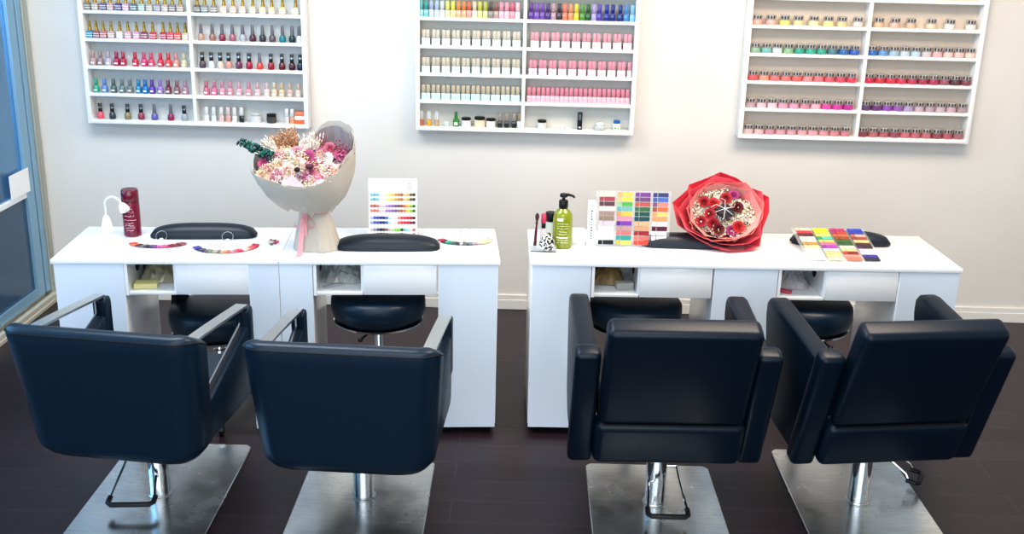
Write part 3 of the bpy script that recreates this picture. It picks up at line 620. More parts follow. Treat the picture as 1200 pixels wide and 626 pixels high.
B1 = ['ece8c4 b01c30 58101c f0e0d4 a88c80 988470 dcc8e4 f4f0ee f4ecec f4f2f0 20262c'.split(),
      'f0b060/f8cc48 f4c070/f8e030 8cd090/48b038 64a8bc/70b8b0 d8a058/f0c448 e898b0 6c24a0/8840b8 c49c9c e88080 3ca09c d0bc50/e8dc70'.split(),
      '782090 602460/702c70 c04c38 286c38 0c5448 0c4c58 f4b890 f4a47c a43038 f07c70 f05440'.split(),
      '0c1c6c 2450a8/3868c0 80406c/e08880 a04838/e06c30 e8a860/f8d070 f0a068 f4dce0 5c1430 e8e8f2 f2f2f2 ece0e6'.split()]
B2 = ['e8d8b8 d83c48 68101c f0ece0 ece4c8 b89450 e8d8a8 f2ece4 f2eeea f4f0ea f4f2ee'.split(),
      'f0e030 f8f038 f2ee80 28a070/50c0b0 b8d058 e878a0 9428a0/b040b8 f4d4e4 f4d888 f2e0a0 f2e4c4'.split(),
      'b83474 ac3060/b83c40 e06c48 905028 386c28 286030 f0e8cc e8c890 c03828/801820 f4988c f47c68'.split(),
      '2448c4 2840b4 c86850/d8b0a0 a04c38 f4d490 483038 502c58/382030 d8c8e4/f4f0f4 e0dce8 3028a0 181838'.split()]
t = thing('swatch_board', 'upright nail colour swatch board standing beside the green pump bottle', 'swatch board', on(GR, -.59, .225, .7505), GR[2], 'clear nail swatch boards')
sboard(t, RX(R(-6)), B1)
MB().prism([(.05, 0), (.25, 0), (.2, .12), (.1, .12)], 0, .002, axis='y', mat=T(0, .06, 0)@RX(R(12))).build('easel_leg', M('#eef4f4', .06, alpha=.4, var=0), t, 0)
t = thing('swatch_board', 'nail swatch board lying tilted over a black cushion at right desk end', 'swatch board', on(GR, .258, .06, .7525), GR[2], 'clear nail swatch boards')
# lies sheared backwards to the left on the cushion
sboard(t, RZ(R(.5))@RX(R(-78)), B2, False, .295)

# ------------------------------------------------------------------ pump bottle, tray, brushes
t = thing('pump_bottle', 'green transparent lotion bottle with black pump on the right desk', 'bottle', on(GR, -.725, .215, .7505), GR[2])
MB().lathe([(.036, 0), (.04, .004), (.0405, .12), (.038, .138), (.028, .155), (.018, .163), (.016, .168)], 30).build('bottle_body', M('#98a420', .12, trans=.3, coat=.6, var=.08), t)
MB().lathe([(.0175, .165), (.019, .168), (.019, .195), (.016, .199)], 20).lathe([(.006, .198), (.006, .212)], 12).build('pump_collar', BLACK, t)
MB().lathe([(.012, .211), (.016, .213), (.016, .222), (.013, .226)], 16).tube([(0, 0, .219), (.02, -.004, .222), (.038, -.008, .218), (.044, -.009, .211)], [.007, .006, .005, .004], 10).build('pump_head', BLACK, t)
c = lambda x: -math.sqrt(max(0, .0412**2-x*x)); m = MB()
lbl = []
for z0, z1, a0, a1 in ((.118, .13, -128, -92), (.046, .052, -130, -60)):
    P = [[(.0412*math.cos(R(a0+(a1-a0)*i/8)), .0412*math.sin(R(a0+(a1-a0)*i/8)), z) for z in (z0, z1)] for i in range(9)]; m.grid(P)
rnd = random.Random(2)
for z in (.105, .095, .085, .072, .062, .036, .026): scribble(m, -.024, .022, z, .004, c, rnd, .003)
m.build('printed_label', M('#f0f4dc', .4), t)
t = thing('acrylic_tray', 'small clear tray with black rim at the right desk left end', 'tray', on(GR, -.805, .165, .7505), GR[2])
MB().box(-.052, .052, -.035, .035, 0, .004, r=.001).build('tray_base', M('#2a2c2a', .15, coat=.5), t)
MB().box(-.052, .052, -.035, -.032, .004, .026).box(-.052, .052, .032, .035, .004, .026).box(-.052, -.049, -.032, .032, .004, .026).box(.049, .052, -.032, .032, .004, .026).build('tray_wall', CLEAR, t, 0)
t = thing('nail_brush', 'tall dark red handled brush standing in the small tray', 'brush', on(GR, -.84, .165, .7548), GR[2])
MB().lathe([(.006, 0), (.0065, .01), (.0055, .07), (.004, .09), (.0035, .1)], 12, mat=RY(R(3))).build('handle', M('#5c2028', .25, coat=.5), t)
MB().lathe([(.0045, .1), (.005, .108), (.004, .118)], 12, mat=RY(R(3))).build('ferrule', M('#8c5c5c', .2, metal=.8), t)
MB().lathe([(.0045, .118), (.0085, .132), (.008, .142), (.003, .15)], 12, mat=RY(R(3))).build('bristles', M('#4c2c2c', .8, bump=.8), t)
t = thing('nail_polish_bottle', 'clear polish bottle with black neck and pink cap in the tray', 'nail polish', on(GR, -.805, .187, .7548), GR[2])
MB().lathe([(.011, 0), (.014, .003), (.014, .07), (.009, .082)], 14).build('glass_body', M('#e8d8d8', .1, alpha=.5), t)
MB().lathe([(.008, .082), (.009, .084), (.009, .102), (.0075, .104)], 12).build('neck', BLACK, t); MB().lathe([(.01, .104), (.0115, .108), (.010, .14), (.0085, .142)], 14).build('cap', M('#c83c60', .2, coat=.4), t)
t = thing('glitter_jar', 'round black and silver patterned jar in the front of the tray', 'jar', on(GR, -.79, .15, .7548), GR[2]); t.scale = (1.1, 1.1, 1.2)
gm, nt, b = nodes_mat('black_silver_speckle'); vo = nt.nodes.new('ShaderNodeTexVoronoi'); vo.inputs['Scale'].default_value = 190
cr = nt.nodes.new('ShaderNodeValToRGB'); cr.color_ramp.interpolation = 'CONSTANT'; cr.color_ramp.elements[0].color = lin('#1c1c1c'); cr.color_ramp.elements[1].color = lin('#e8e6dc'); cr.color_ramp.elements[1].position = .5
tc = nt.nodes.new('ShaderNodeTexCoord'); nt.links.new(tc.outputs['Object'], vo.inputs['Vector']); nt.links.new(vo.outputs['Color'], cr.inputs['Fac']); nt.links.new(cr.outputs['Color'], b.inputs['Base Color']); b.inputs['Roughness'].default_value = .2
MB().lathe([(.018, 0), (.026, .005), (.029, .02), (.026, .034), (.02, .04)], 20).build('jar_body', gm, t)
MB().lathe([(.02, .04), (.022, .043), (.018, .054), (.008, .06)], 20).build('lid', gm, t)
t = thing('black_capped_bottle', 'frosted bottle with large black cap behind the green pump bottle', 'bottle', on(GR, -.77, .3, .7505), GR[2])
MB().lathe([(.021, 0), (.024, .003), (.024, .078), (.02, .086)], 18).build('bottle_body', M('#dfe6dc', .15, alpha=.6), t); MB().lathe([(.021, .086), (.0225, .088), (.0225, .122), (.02, .125)], 18).build('cap', BLACK, t)
t = thing('acrylic_box', 'clear acrylic box between the green pump bottle and swatch board', 'box', on(GR, -.655, .255, .7505), GR[2])
MB().box(-.026, .026, -.02, .02, 0, .062, r=.002).build('box_body', M('#f2f6f6', .08, alpha=.42, var=0), t); MB().box(-.027, .027, -.021, .021, .0625, .068, r=.001).build('lid', M('#f8fafa', .1, alpha=.6, var=0), t)

# ------------------------------------------------------------------ flowers
def petal_flower(rad, n_rings, colour_in, colour_out, seed, open_=1.0):
    """rose / carnation head: rings of cupped petals, facing +z"""
    rnd = random.Random(seed); m = MB()
    for r_ in range(n_rings):
        f = (r_+1)/n_rings; npet = 3+r_*2; tilt_ = .15+f*1.1*open_
        ci, co = lin(darker(colour_in.strip('#'), .84)), lin(darker(colour_out.strip('#'), .88)); c = tuple(ci[k]*(1-f)+co[k]*f for k in range(3))+(1,)
        for p in range(npet):
            a = 2*PI*(p+rnd.random()*.5)/npet; L = rad*(.55+.5*f); Wd = rad*(.35+.3*f); P = []
            for i in range(5):
                u = i/4; row = []
                for j in range(5):
                    v = (j-2)/2; w_ = Wd*math.sin(PI*(.12+.62*u))
                    ang = tilt_*(.35+.65*u); rr = L*u*math.sin(ang)+rad*.05; zz_ = L*u*math.cos(ang)*.8
                    row.append((rr+.12*Wd*abs(v)*-1+rnd.uniform(-.03, .03)*rad, v*w_, zz_+abs(v)*.1*Wd+rnd.uniform(-.05, .05)*rad*u))
                P.append(row)
            m.grid(P, mat=RZ(a), colour=tuple(min(1, x*rnd.uniform(.85, 1.12)) for x in c[:3])+(1,))
    m.ball((0, 0, rad*.1), rad*.3, 1, (1, 1, .7), lin(colour_in))
    return m.mesh('flower_head', colattr_mat('petal_colours', .6, 0), 60)
def spray(n, R_, dot, cols, seed, flat=.6):
    """cloud of tiny blossoms on fine stems"""
    rnd = random.Random(seed); m = MB()
    for i in range(n):
        a = rnd.uniform(0, 2*PI); ph = math.acos(rnd.uniform(.05, 1)); r_ = R_*rnd.uniform(.75, 1.05)
        p = (r_*math.sin(ph)*math.cos(a), r_*math.sin(ph)*math.sin(a), r_*math.cos(ph)*flat)
        m.ball(p, dot*rnd.uniform(.6, 1.2), 1, (1, 1, .8), lin(darker(rnd.choice(cols).strip('#'), .9)), .2)
        if i % 2 == 0: m.tube([(0, 0, -.02), p], .0006, 3, colour=lin('#c4be98'))
    return m.mesh('blossom_spray', colattr_mat('petal_colours', .6, 0), 60)
def grass_plume(L, n, cols, seed):
    rnd = random.Random(seed); m = MB()
    for i in range(n):
        a = rnd.uniform(-.28, .28); b = rnd.uniform(-.28, .28); l = L*rnd.uniform(.7, 1)
        p = [(0, 0, 0), (a*l*.35, b*l*.35, l*.5), (a*l*1.0, b*l*1.0, l*.92)]
        m.tube(p, [.0012, .0012, .0006], 3, colour=lin(rnd.choice(cols)))
        for q in range(3):
            k = rnd.uniform(.45, 1); m.ball((a*l*k, b*l*k, l*k*.95), .0028, 1, (1, 1, 2), lin(rnd.choice(cols)))
    return m.mesh('plume', colattr_mat('petal_colours', .6, 0), 60)
def leaf_sprig(L, n, cols, seed):
    rnd = random.Random(seed); m = MB(); m.tube([(0, 0, 0), (0, .01, L*.5), (0, .03, L)], .0018, 5, colour=lin('#1c4840'))
    for i in range(n):
        k = i/n; z = L*(.15+.85*k)
        for s_ in range(3):
            a = rnd.uniform(0, 2*PI); r_ = .0175*(1.1-.4*k); c = Vector((math.cos(a)*r_*.9, .03*k*k+math.sin(a)*r_*.9, z))
            m.ball(c, r_*.62, 1, (1, 1, .55), lin(rnd.choice(cols)), .12)
    return m.mesh('leaf_sprig', colattr_mat('petal_colours', .6, 0), 60)
def orient(o, p, d, roll=0):
    d = Vector(d).normalized(); q = d.to_track_quat('Z', 'Y'); o.location = p; o.rotation_mode = 'QUATERNION'; o.rotation_quaternion = q@Euler((0, 0, roll)).to_quaternion()

# bouquet 1: dried flowers in pale grey paper, standing
B1O = Vector((-.605, -1.425, .7505))
t = thing('dried_flower_bouquet', 'standing bouquet of dried pink and cream flowers in grey paper', 'bouquet', B1O)
PAPER = M('#bfb8ad', .75, bump=.5, bscale=25, var=.06); PAPER_IN = M('#9c9496', .75, bump=.4, bscale=20, var=.05); PAPER_L = M('#c6beb3', .75, bump=.5, bscale=22, var=.05)
rnd = random.Random(11)
def smooth_tab(tab, a):
    n = len(tab); x = (a % (2*PI))/(2*PI)*n; i = int(x); f = x-i; f = f*f*(3-2*f); return tab[i % n]*(1-f)+tab[(i+1) % n]*f
# foot skirt
P = []
N = 56
fold = [rnd.uniform(-.0025, .0025) for _ in range(N)]
for i in range(N):
    a = 2*PI*i/N; row = []
    for j in range(9):
        v = j/8; rx = .04*(1-v)**.9+.057; ry = .03*(1-v)**.9+.042
        k = fold[i]*(1-v)*1.2+.003*math.sin(5*a+1)*(1-v*.3)
        row.append(((rx+k)*math.cos(a)+(.0 if v > .9 else .008*(1-v)), (ry+k)*math.sin(a), .001+.155*v))
    P.append(row)
MB().grid(P, closed_u=True, solid=.0012).build('paper_skirt', PAPER, t, 30)
# upper cone; theta 0=+x, 90=+y(back)
rt_ = [.2, .205, .2, .185, .165, .165, .18, .195, .2, .192, .178, .163, .155, .163, .178, .19]
zt_ = [.44, .485, .505, .50, .43, .43, .445, .415, .36, .335, .312, .297, .287, .297, .33, .385]
def cone(scale_r, dz, z0, fold_amp, sub=9, seed=0, cut=None):
    rnd = random.Random(seed); P = []; N = 44
    ph = rnd.uniform(0, 6)
    for i in range(N):
        a = 2*PI*i/N
        if cut and not (cut[0] <= math.degrees(a) <= cut[1]): continue
        R_ = smooth_tab(rt_, a)*scale_r; Z = smooth_tab(zt_, a)+dz+rnd.uniform(-.004, .004); row = []
        for j in range(sub+1):
            v = j/sub; R_ += rnd.uniform(-.0022, .0022)*(j > 0); r_ = .052+(R_-.052)*(1-(1-v)**2.3)**.9
            r_ += fold_amp*v*(math.sin(7*a+ph)*.6+math.sin(13*a+ph*2)*.4)
            cx = -.03*v; cy = -.035*v
            row.append((cx+r_*math.cos(a), cy+r_*math.sin(a)*.82, z0+(Z-z0)*v**1.05))
        P.append(row)
    return P
MB().grid(cone(1, 0, .15, .005, seed=1), closed_u=True, solid=.0012).build('wrapping_paper', PAPER_L, t, 14)
MB().grid(cone(.93, -.02, .155, .008, seed=4), closed_u=True, solid=.0012).build('inner_paper', PAPER_IN, t, 14)
# front overlapping sheet with pointed hem at the tie
P = []
for i in range(25):
    u = -1+2*i/24; a = R(270)+u*R(78); row = []
    R_ = smooth_tab(rt_, a)*1.03; Z = smooth_tab(zt_, a)-.004
    zlow = .165+.03*abs(u)**1.5-(.018 if i in (3, 4, 13, 20) else 0)
    for j in range(8):
        v = j/7; vv = .12+.88*v; r_ = .055+(R_-.055)*(1-(1-vv)**2.3)**.9+.004+rnd.uniform(-.0022, .0022)+(.012*(1-v)**2)
        row.append((-.03*vv+r_*math.cos(a), -.035*vv+r_*math.sin(a)*.82-.002, zlow+(Z-zlow)*v))
    P.append(row)
MB().grid(P, solid=.0012).build('front_sheet', PAPER, t, 14)
# ribbon
RIB = M('#e0a0a4', .4, sheen=.3); 
rb = MB()
ringp = [(.06*math.cos(2*PI*k/20), .052*math.sin(2*PI*k/20)*.95, .157) for k in range(20)]
rb.tube(ringp, .005, 6, closed=True)
rb.build('ribbon_band', RIB, t)
def strip(pts, w, name='ribbon_tail'):
    P = [[(x-w/2, y, z), (x+w/2, y-.002, z)] for x, y, z in pts]; MB().grid(P, solid=.0008).build(name, RIB, t, 30)
strip([(-.03, -.052, .155), (-.036, -.07, .1), (-.04, -.082, .05), (-.042, -.094, .012), (-.042, -.11, .003), (-.043, -.125, .003), (-.044, -.133, .003)], .02)
strip([(-.022, -.053, .155), (-.024, -.066, .11), (-.022, -.076, .07)], .014)
for s_ in (-1, 1):
    P = []
    for k in range(13):
        a = 2*PI*k/12; P.append([(-.026+s_*(.02+.02*math.cos(a)), -.058-y_, .135+.02*math.sin(a)-.012*(1+math.cos(a))) for y_ in (0, .012)])
    MB().grid(P, solid=.0008).build('ribbon_loop', RIB, t, 30)
# flowers: (x, z) seen from front, nestled in the mouth
fm = {}
def fl(kind, *a):
    if (kind,)+a not in fm:
        fm[(kind,)+a] = petal_flower(a[0], 4, a[1], a[2], len(fm)+1, a[3]) if kind == 'p' else None
    return fm[(kind,)+a]
def mouth(px, pz):
    """dome surface inside the wrapper"""
    dx, dz = px/.19, (pz-.36)/.12
    y = -.112-(.02)*(1-dx*dx)+.85*(pz-.3)
    return Vector((px, y, pz))
kinds = [('#c8506c', '#e088a0'), ('#f0d0c8', '#f6e8e0'), ('#d87890', '#f0b0b8'), ('#b03868', '#d05c90'), ('#f0c0a0', '#f6dcc4'), ('#f4ece4', '#faf6f0'), ('#e8a8a8', '#f4ccc4')]
spec = [(.015, .405, 3, .036), (.065, .37, 3, .034), (.105, .35, 6, .036), (-.02, .37, 5, .036), (.03, .335, 0, .03), (-.06, .335, 4, .036), (-.1, .365, 4, .034), (-.07, .41, 5, .036), (-.03, .43, 2, .03), (.03, .44, 1, .036), (.08, .41, 5, .034),
        (-.14, .345, 2, .03), (-.165, .375, 3, .024), (-.12, .30, 4, .034), (-.165, .315, 4, .028), (-.02, .30, 3, .026), (-.05, .295, 1, .03), (.05, .30, 1, .03), (.12, .315, 0, .032), (.155, .35, 1, .028), (.1, .455, 0, .028), (.145, .43, 3, .024), (.06, .47, 6, .028), (-.13, .405, 6, .026), (0, .475, 1, .026), (-.1, .325, 6, .03), (.0, .345, 1, .026), (.085, .33, 2, .028)]
for i, (x, z, k, r_) in enumerate(spec):
    z = .295+(z-.27)*.68; x = x*.95-.02
    p = mouth(x, z); o = link('flower', fl('p', r_, kinds[k][0], kinds[k][1], 1.0), t)
    orient(o, p-Vector((0, 0, .012)), (x*1.6+rnd.uniform(-.2, .2), -.75, .55+rnd.uniform(-.2, .2)), rnd.uniform(0, 6))
sp = [spray(40, .026, .0034, c_, k) for k, c_ in enumerate((['#f4ece0', '#f0e0c8', '#f6f0e8'], ['#f0b8a8', '#f4ccb8', '#e8a898'], ['#c86890', '#b05080', '#e090b0'], ['#f2e0a8', '#f0d8b0', '#e8d0a0']))]
for i in range(40):
    x = rnd.uniform(-.175, .135); z = rnd.uniform(.295, .42)
    if ((x+.02)/.16)**2+((z-.355)/.07)**2 > 1: z = .355+(z-.355)*.5
    o = link('blossom_spray', sp[i % 4], t); orient(o, mouth(x, z)-Vector((0, .004, .004)), (x*2+rnd.uniform(-.3, .3), -.7, .6), rnd.uniform(0, 6))
bk = MB(); bk.ball((0, 0, 0), .012, 2, (1, 1, .8)); o = bk.build('seed_head', M('#2a141c', .7), t); o.location = mouth(-.035, .345)+Vector((0, -.035, .005))
bk = MB(); bk.ball((0, 0, 0), .014, 2, (1.2, 1, .8)); o = bk.build('seed_head', M('#5a3440', .7), t); o.location = mouth(.0, .36)+Vector((.01, -.03, 0))
gp = grass_plume(.15, 34, ['#c0906c', '#a87850', '#d8b088', '#b88464'], 5)
for (x, z, dx, dz) in ((-.05, .37, -.45, .6), (-.07, .37, -.65, .5), (-.04, .37, -.3, .7)):
    o = link('grass_plume', gp, t); orient(o, (x, -.02, z), (dx, .12, dz), rnd.uniform(0, 6))
gp2 = grass_plume(.12, 26, ['#f0e4d4', '#e8d8c8', '#f6eee4'], 6)
for (x, z, dx, dz) in ((-.1, .38, -.8, .6), (-.11, .36, -1.0, .5), (.02, .37, .1, .9), (-.0, .37, -.1, .9)):
    o = link('grass_plume', gp2, t); orient(o, (x, -.04, z), (dx, .02, dz), rnd.uniform(0, 6))
gp3 = grass_plume(.12, 22, ['#8c4858', '#b06878', '#7c4050'], 8)
for (x, z, dx, dz) in ((.06, .36, .5, .6), (.08, .36, .8, .6), (.03, .37, .2, .9)):
    o = link('grass_plume', gp3, t); orient(o, (x, -.03, z), (dx, .05, dz), rnd.uniform(0, 6))
o = link('leaf_sprig', leaf_sprig(.185, 30, ['#0c4c48', '#145c50', '#1c6858', '#0a3c40'], 3), t); orient(o, (-.115, -.05, .36), (-.85, .0, .48), 2.2)
# pale inner tissue corners at the lip
for pts in (((-.09, -.15, .30), (-.05, -.158, .338), (.01, -.16, .28)), ((.0, -.158, .285), (.06, -.15, .322), (.1, -.14, .312))):
    MB().prism([(p[0], p[2]) for p in pts], pts[1][1], pts[1][1]+.001, axis='y').build('tissue_corner', M('#f2d8d8', .6), t, 0)

# bouquet 2: red roses in red wrap, lying and facing the room
B2O = Vector((1.066, -1.235, .892))
t = thing('rose_bouquet', 'bouquet of red roses and white filler lying in red wrap', 'bouquet', B2O)
ax = Vector((-.03, -.84, .54)).normalized(); Q = ax.to_track_quat('Z', 'Y').to_matrix().to_4x4()
REDW = M('#e8324c', .5, alpha=.93, bump=.4, bscale=18, var=.1, sheen=.3); REDL = M('#f4708080'[:7], .5, alpha=.9, var=.1, bump=.3, bscale=18); PNKW = M('#f2a49c', .5, alpha=.92, var=.06, bump=.3, bscale=18)
def collar(spec_, r_in, z_in, name, mat_, seed):
    """angular sheet: outer outline given by (angle deg, radius, z)"""
    rnd = random.Random(seed); P = []; n = len(spec_); S = 6
    for i in range(n*S):
        k = i//S; f = (i % S)/S; a0, r0, z0 = spec_[k]; a1, r1, z1 = spec_[(k+1) % n]
        if a1 < a0: a1 += 360
        p0 = Vector((r0*math.cos(R(a0)), r0*math.sin(R(a0)), z0)); p1 = Vector((r1*math.cos(R(a1)), r1*math.sin(R(a1)), z1)); p = p0.lerp(p1, f)
        a = math.atan2(p.y, p.x); row = []
        for j in range(8):
            v = j/7; q = Vector((r_in*math.cos(a), r_in*math.sin(a)*.85, z_in)).lerp(p, v)
            q.z += .02*math.sin(PI*v)*math.sin(3*a+seed)+rnd.uniform(-.002, .002)
            q.z -= .035*math.sin(PI*v)*.6
            row.append(q)
        P.append(row)
    b = MB().grid(P, closed_u=True, mat=Q, solid=.0008).build(name, mat_, t, 35)
outer = [(0, .185, .03), (20, .2, .02), (42, .165, .0), (68, .17, -.01), (92, .188, -.02), (112, .165, 0), (140, .185, .0), (150, .175, .02), (172, .215, .02), (200, .205, .03), (228, .17, .03), (255, .165, .02), (275, .175, .03), (300, .19, .0), (318, .205, -.01), (338, .175, .01)]
collar(outer, .05, -.17, 'outer_wrap', REDW, 1)
collar([(a+9, r_*.9, z+.012) for a, r_, z in outer], .045, -.15, 'middle_wrap', REDL, 2)
inner = [(0, .155, .035), (40, .145, .03), (75, .12, .01), (100, .125, .02), (130, .13, .02), (165, .145, .03), (200, .148, .035), (235, .14, .035), (270, .128, .04), (305, .142, .035), (335, .15, .035)]
collar(inner, .04, -.13, 'inner_wrap', PNKW, 3)
collar([(a+14, r_*1.07, z+.005) for a, r_, z in inner], .042, -.14, 'pink_wrap', M('#f48c88', .5, alpha=.92, var=.06, bump=.3, bscale=18), 6)
def b2(o, x, y, z=0, jit=.15, roll=None):
    v = Q@Vector((x, y, z)); o.location = v; o.rotation_mode = 'QUATERNION'
    d = Q.to_3x3()@Vector((x*2+rnd.uniform(-jit, jit), y*2+rnd.uniform(-jit, jit), 1)); o.rotation_quaternion = d.normalized().to_track_quat('Z', 'Y')@Euler((0, 0, rnd.uniform(0, 6))).to_quaternion()
rose1 = petal_flower(.026, 5, '#8c0818', '#c01c30', 21, .8); rose2 = petal_flower(.025, 5, '#4c0612', '#780c1c', 22, .8); rose3 = petal_flower(.027, 5, '#b41824', '#dc3038', 23, .8); magp = petal_flower(.022, 4, '#981c64', '#b83c88', 24, 1)
for m_, x, y in ((rose3, -.04, .035), (rose1, -.078, .04), (rose1, .012, .06), (rose2, .06, .022), (rose1, -.055, -.012), (rose1, -.09, -.045), (rose2, -.02, -.075), (rose3, .062, -.062), (magp, .045, .078), (magp, .035, -.078), (rose1, -.04, -.05)):
    b2(link('rose', m_, t), x, y, .0)
ws = [spray(60, .032, .004, ['#f6f2e8', '#f8f4ee', '#e4dcc4', '#f0dcc8', '#c8b890'], 30+k) for k in range(3)]
for i in range(46):
    a = 2*PI*i/46*5.3; r_ = rnd.uniform(.045, .118); b2(link('blossom_spray', ws[i % 3], t), r_*1.05*math.cos(a), r_*.85*math.sin(a), -.012, .3)
b2(link('blossom_spray', ws[0], t), .105, .02, -.01); b2(link('blossom_spray', ws[1], t), .11, -.01, -.01); b2(link('blossom_spray', ws[2], t), -.11, .0, -.01)
o = MB().ball((0, 0, 0), .034, 2, (1.1, .9, .5), jitter=.25).build('silver_ornament', M('#3c3a40', .3, metal=.3, var=.4), t, 0); b2(o, .005, .0, .028)
m = MB()
for a in (.3, 1.5, 2.6): m.tube([(-.04*math.cos(a), -.04*math.sin(a), .04), (0, 0, .056), (.04*math.cos(a), .04*math.sin(a), .044), (.055*math.cos(a+.3), .055*math.sin(a+.3), .03)], .0013, 5, mat=Q)
m.build('silver_string', M('#e4e2e6', .3, metal=.3), t)
# stems and tie behind
m = MB()
for k in range(9):
    a = 2*PI*k/9; m.tube([(.03*math.cos(a), .03*math.sin(a), -.02), (.01*math.cos(a), .01*math.sin(a), -.14), (.014*math.cos(a), .014*math.sin(a), -.19)], .0025, 5, mat=Q)
m.build('stems', M('#4c6c3c', .6), t)

# ------------------------------------------------------------------ salon chairs
PLATE = plate_mat()
def base_parts(t, y0, y1, pedal, hcol=.34, z_top=.34, plate_rz=0):
    Mp = RZ(plate_rz)
    c = .02; pts = [(-.24+c, y0), (.24-c, y0), (.24, y0+c), (.24, y1-c), (.24-c, y1), (-.24+c, y1), (-.24, y1-c), (-.24, y0+c)]
    MB().prism(pts, 0, .012, axis='z', r=.003, seg=1, mat=Mp).build('base_plate', PLATE, t, 30)
    col_ = MB().lathe([(.04, .0122), (.04, .016), (.037, .018), (.037, z_top-.05), (.042, z_top-.045), (.042, z_top)], 28).build('hydraulic_column', CHROME, t)
    MB().lathe([(.043, .0125), (.044, .015), (.042, .0175)], 28).build('collar_ring', BRUSHED, col_)
    if pedal:
        px, py, rz, L, W = pedal
        m = MB(); Mx = T(px, py, 0)@RZ(rz)
        m.tube([(-W/2*.72, L, .13), (-W/2*.9, L*.4, .085), (-W/2, .035, .062)], .0048, 8, mat=Mx).tube([(W/2*.72, L, .13), (W/2*.9, L*.4, .085), (W/2, .035, .062)], .0048, 8, mat=Mx)
        m.tube([(-W/2*.72, L, .13), (W/2*.72, L, .13)], .006, 8, mat=Mx)
        pd = m.build('foot_pedal', CHROME, t)
        pp = [(-W/2, .045, .063), (-W/2, .012, .059), (-W/2+.012, 0, .057), (0, 0, .057), (W/2-.012, 0, .057), (W/2, .012, .059), (W/2, .045, .063)]
        MB().tube(pp, .0095, 10, mat=Mx).build('rubber_grip', RUBBER, pd)

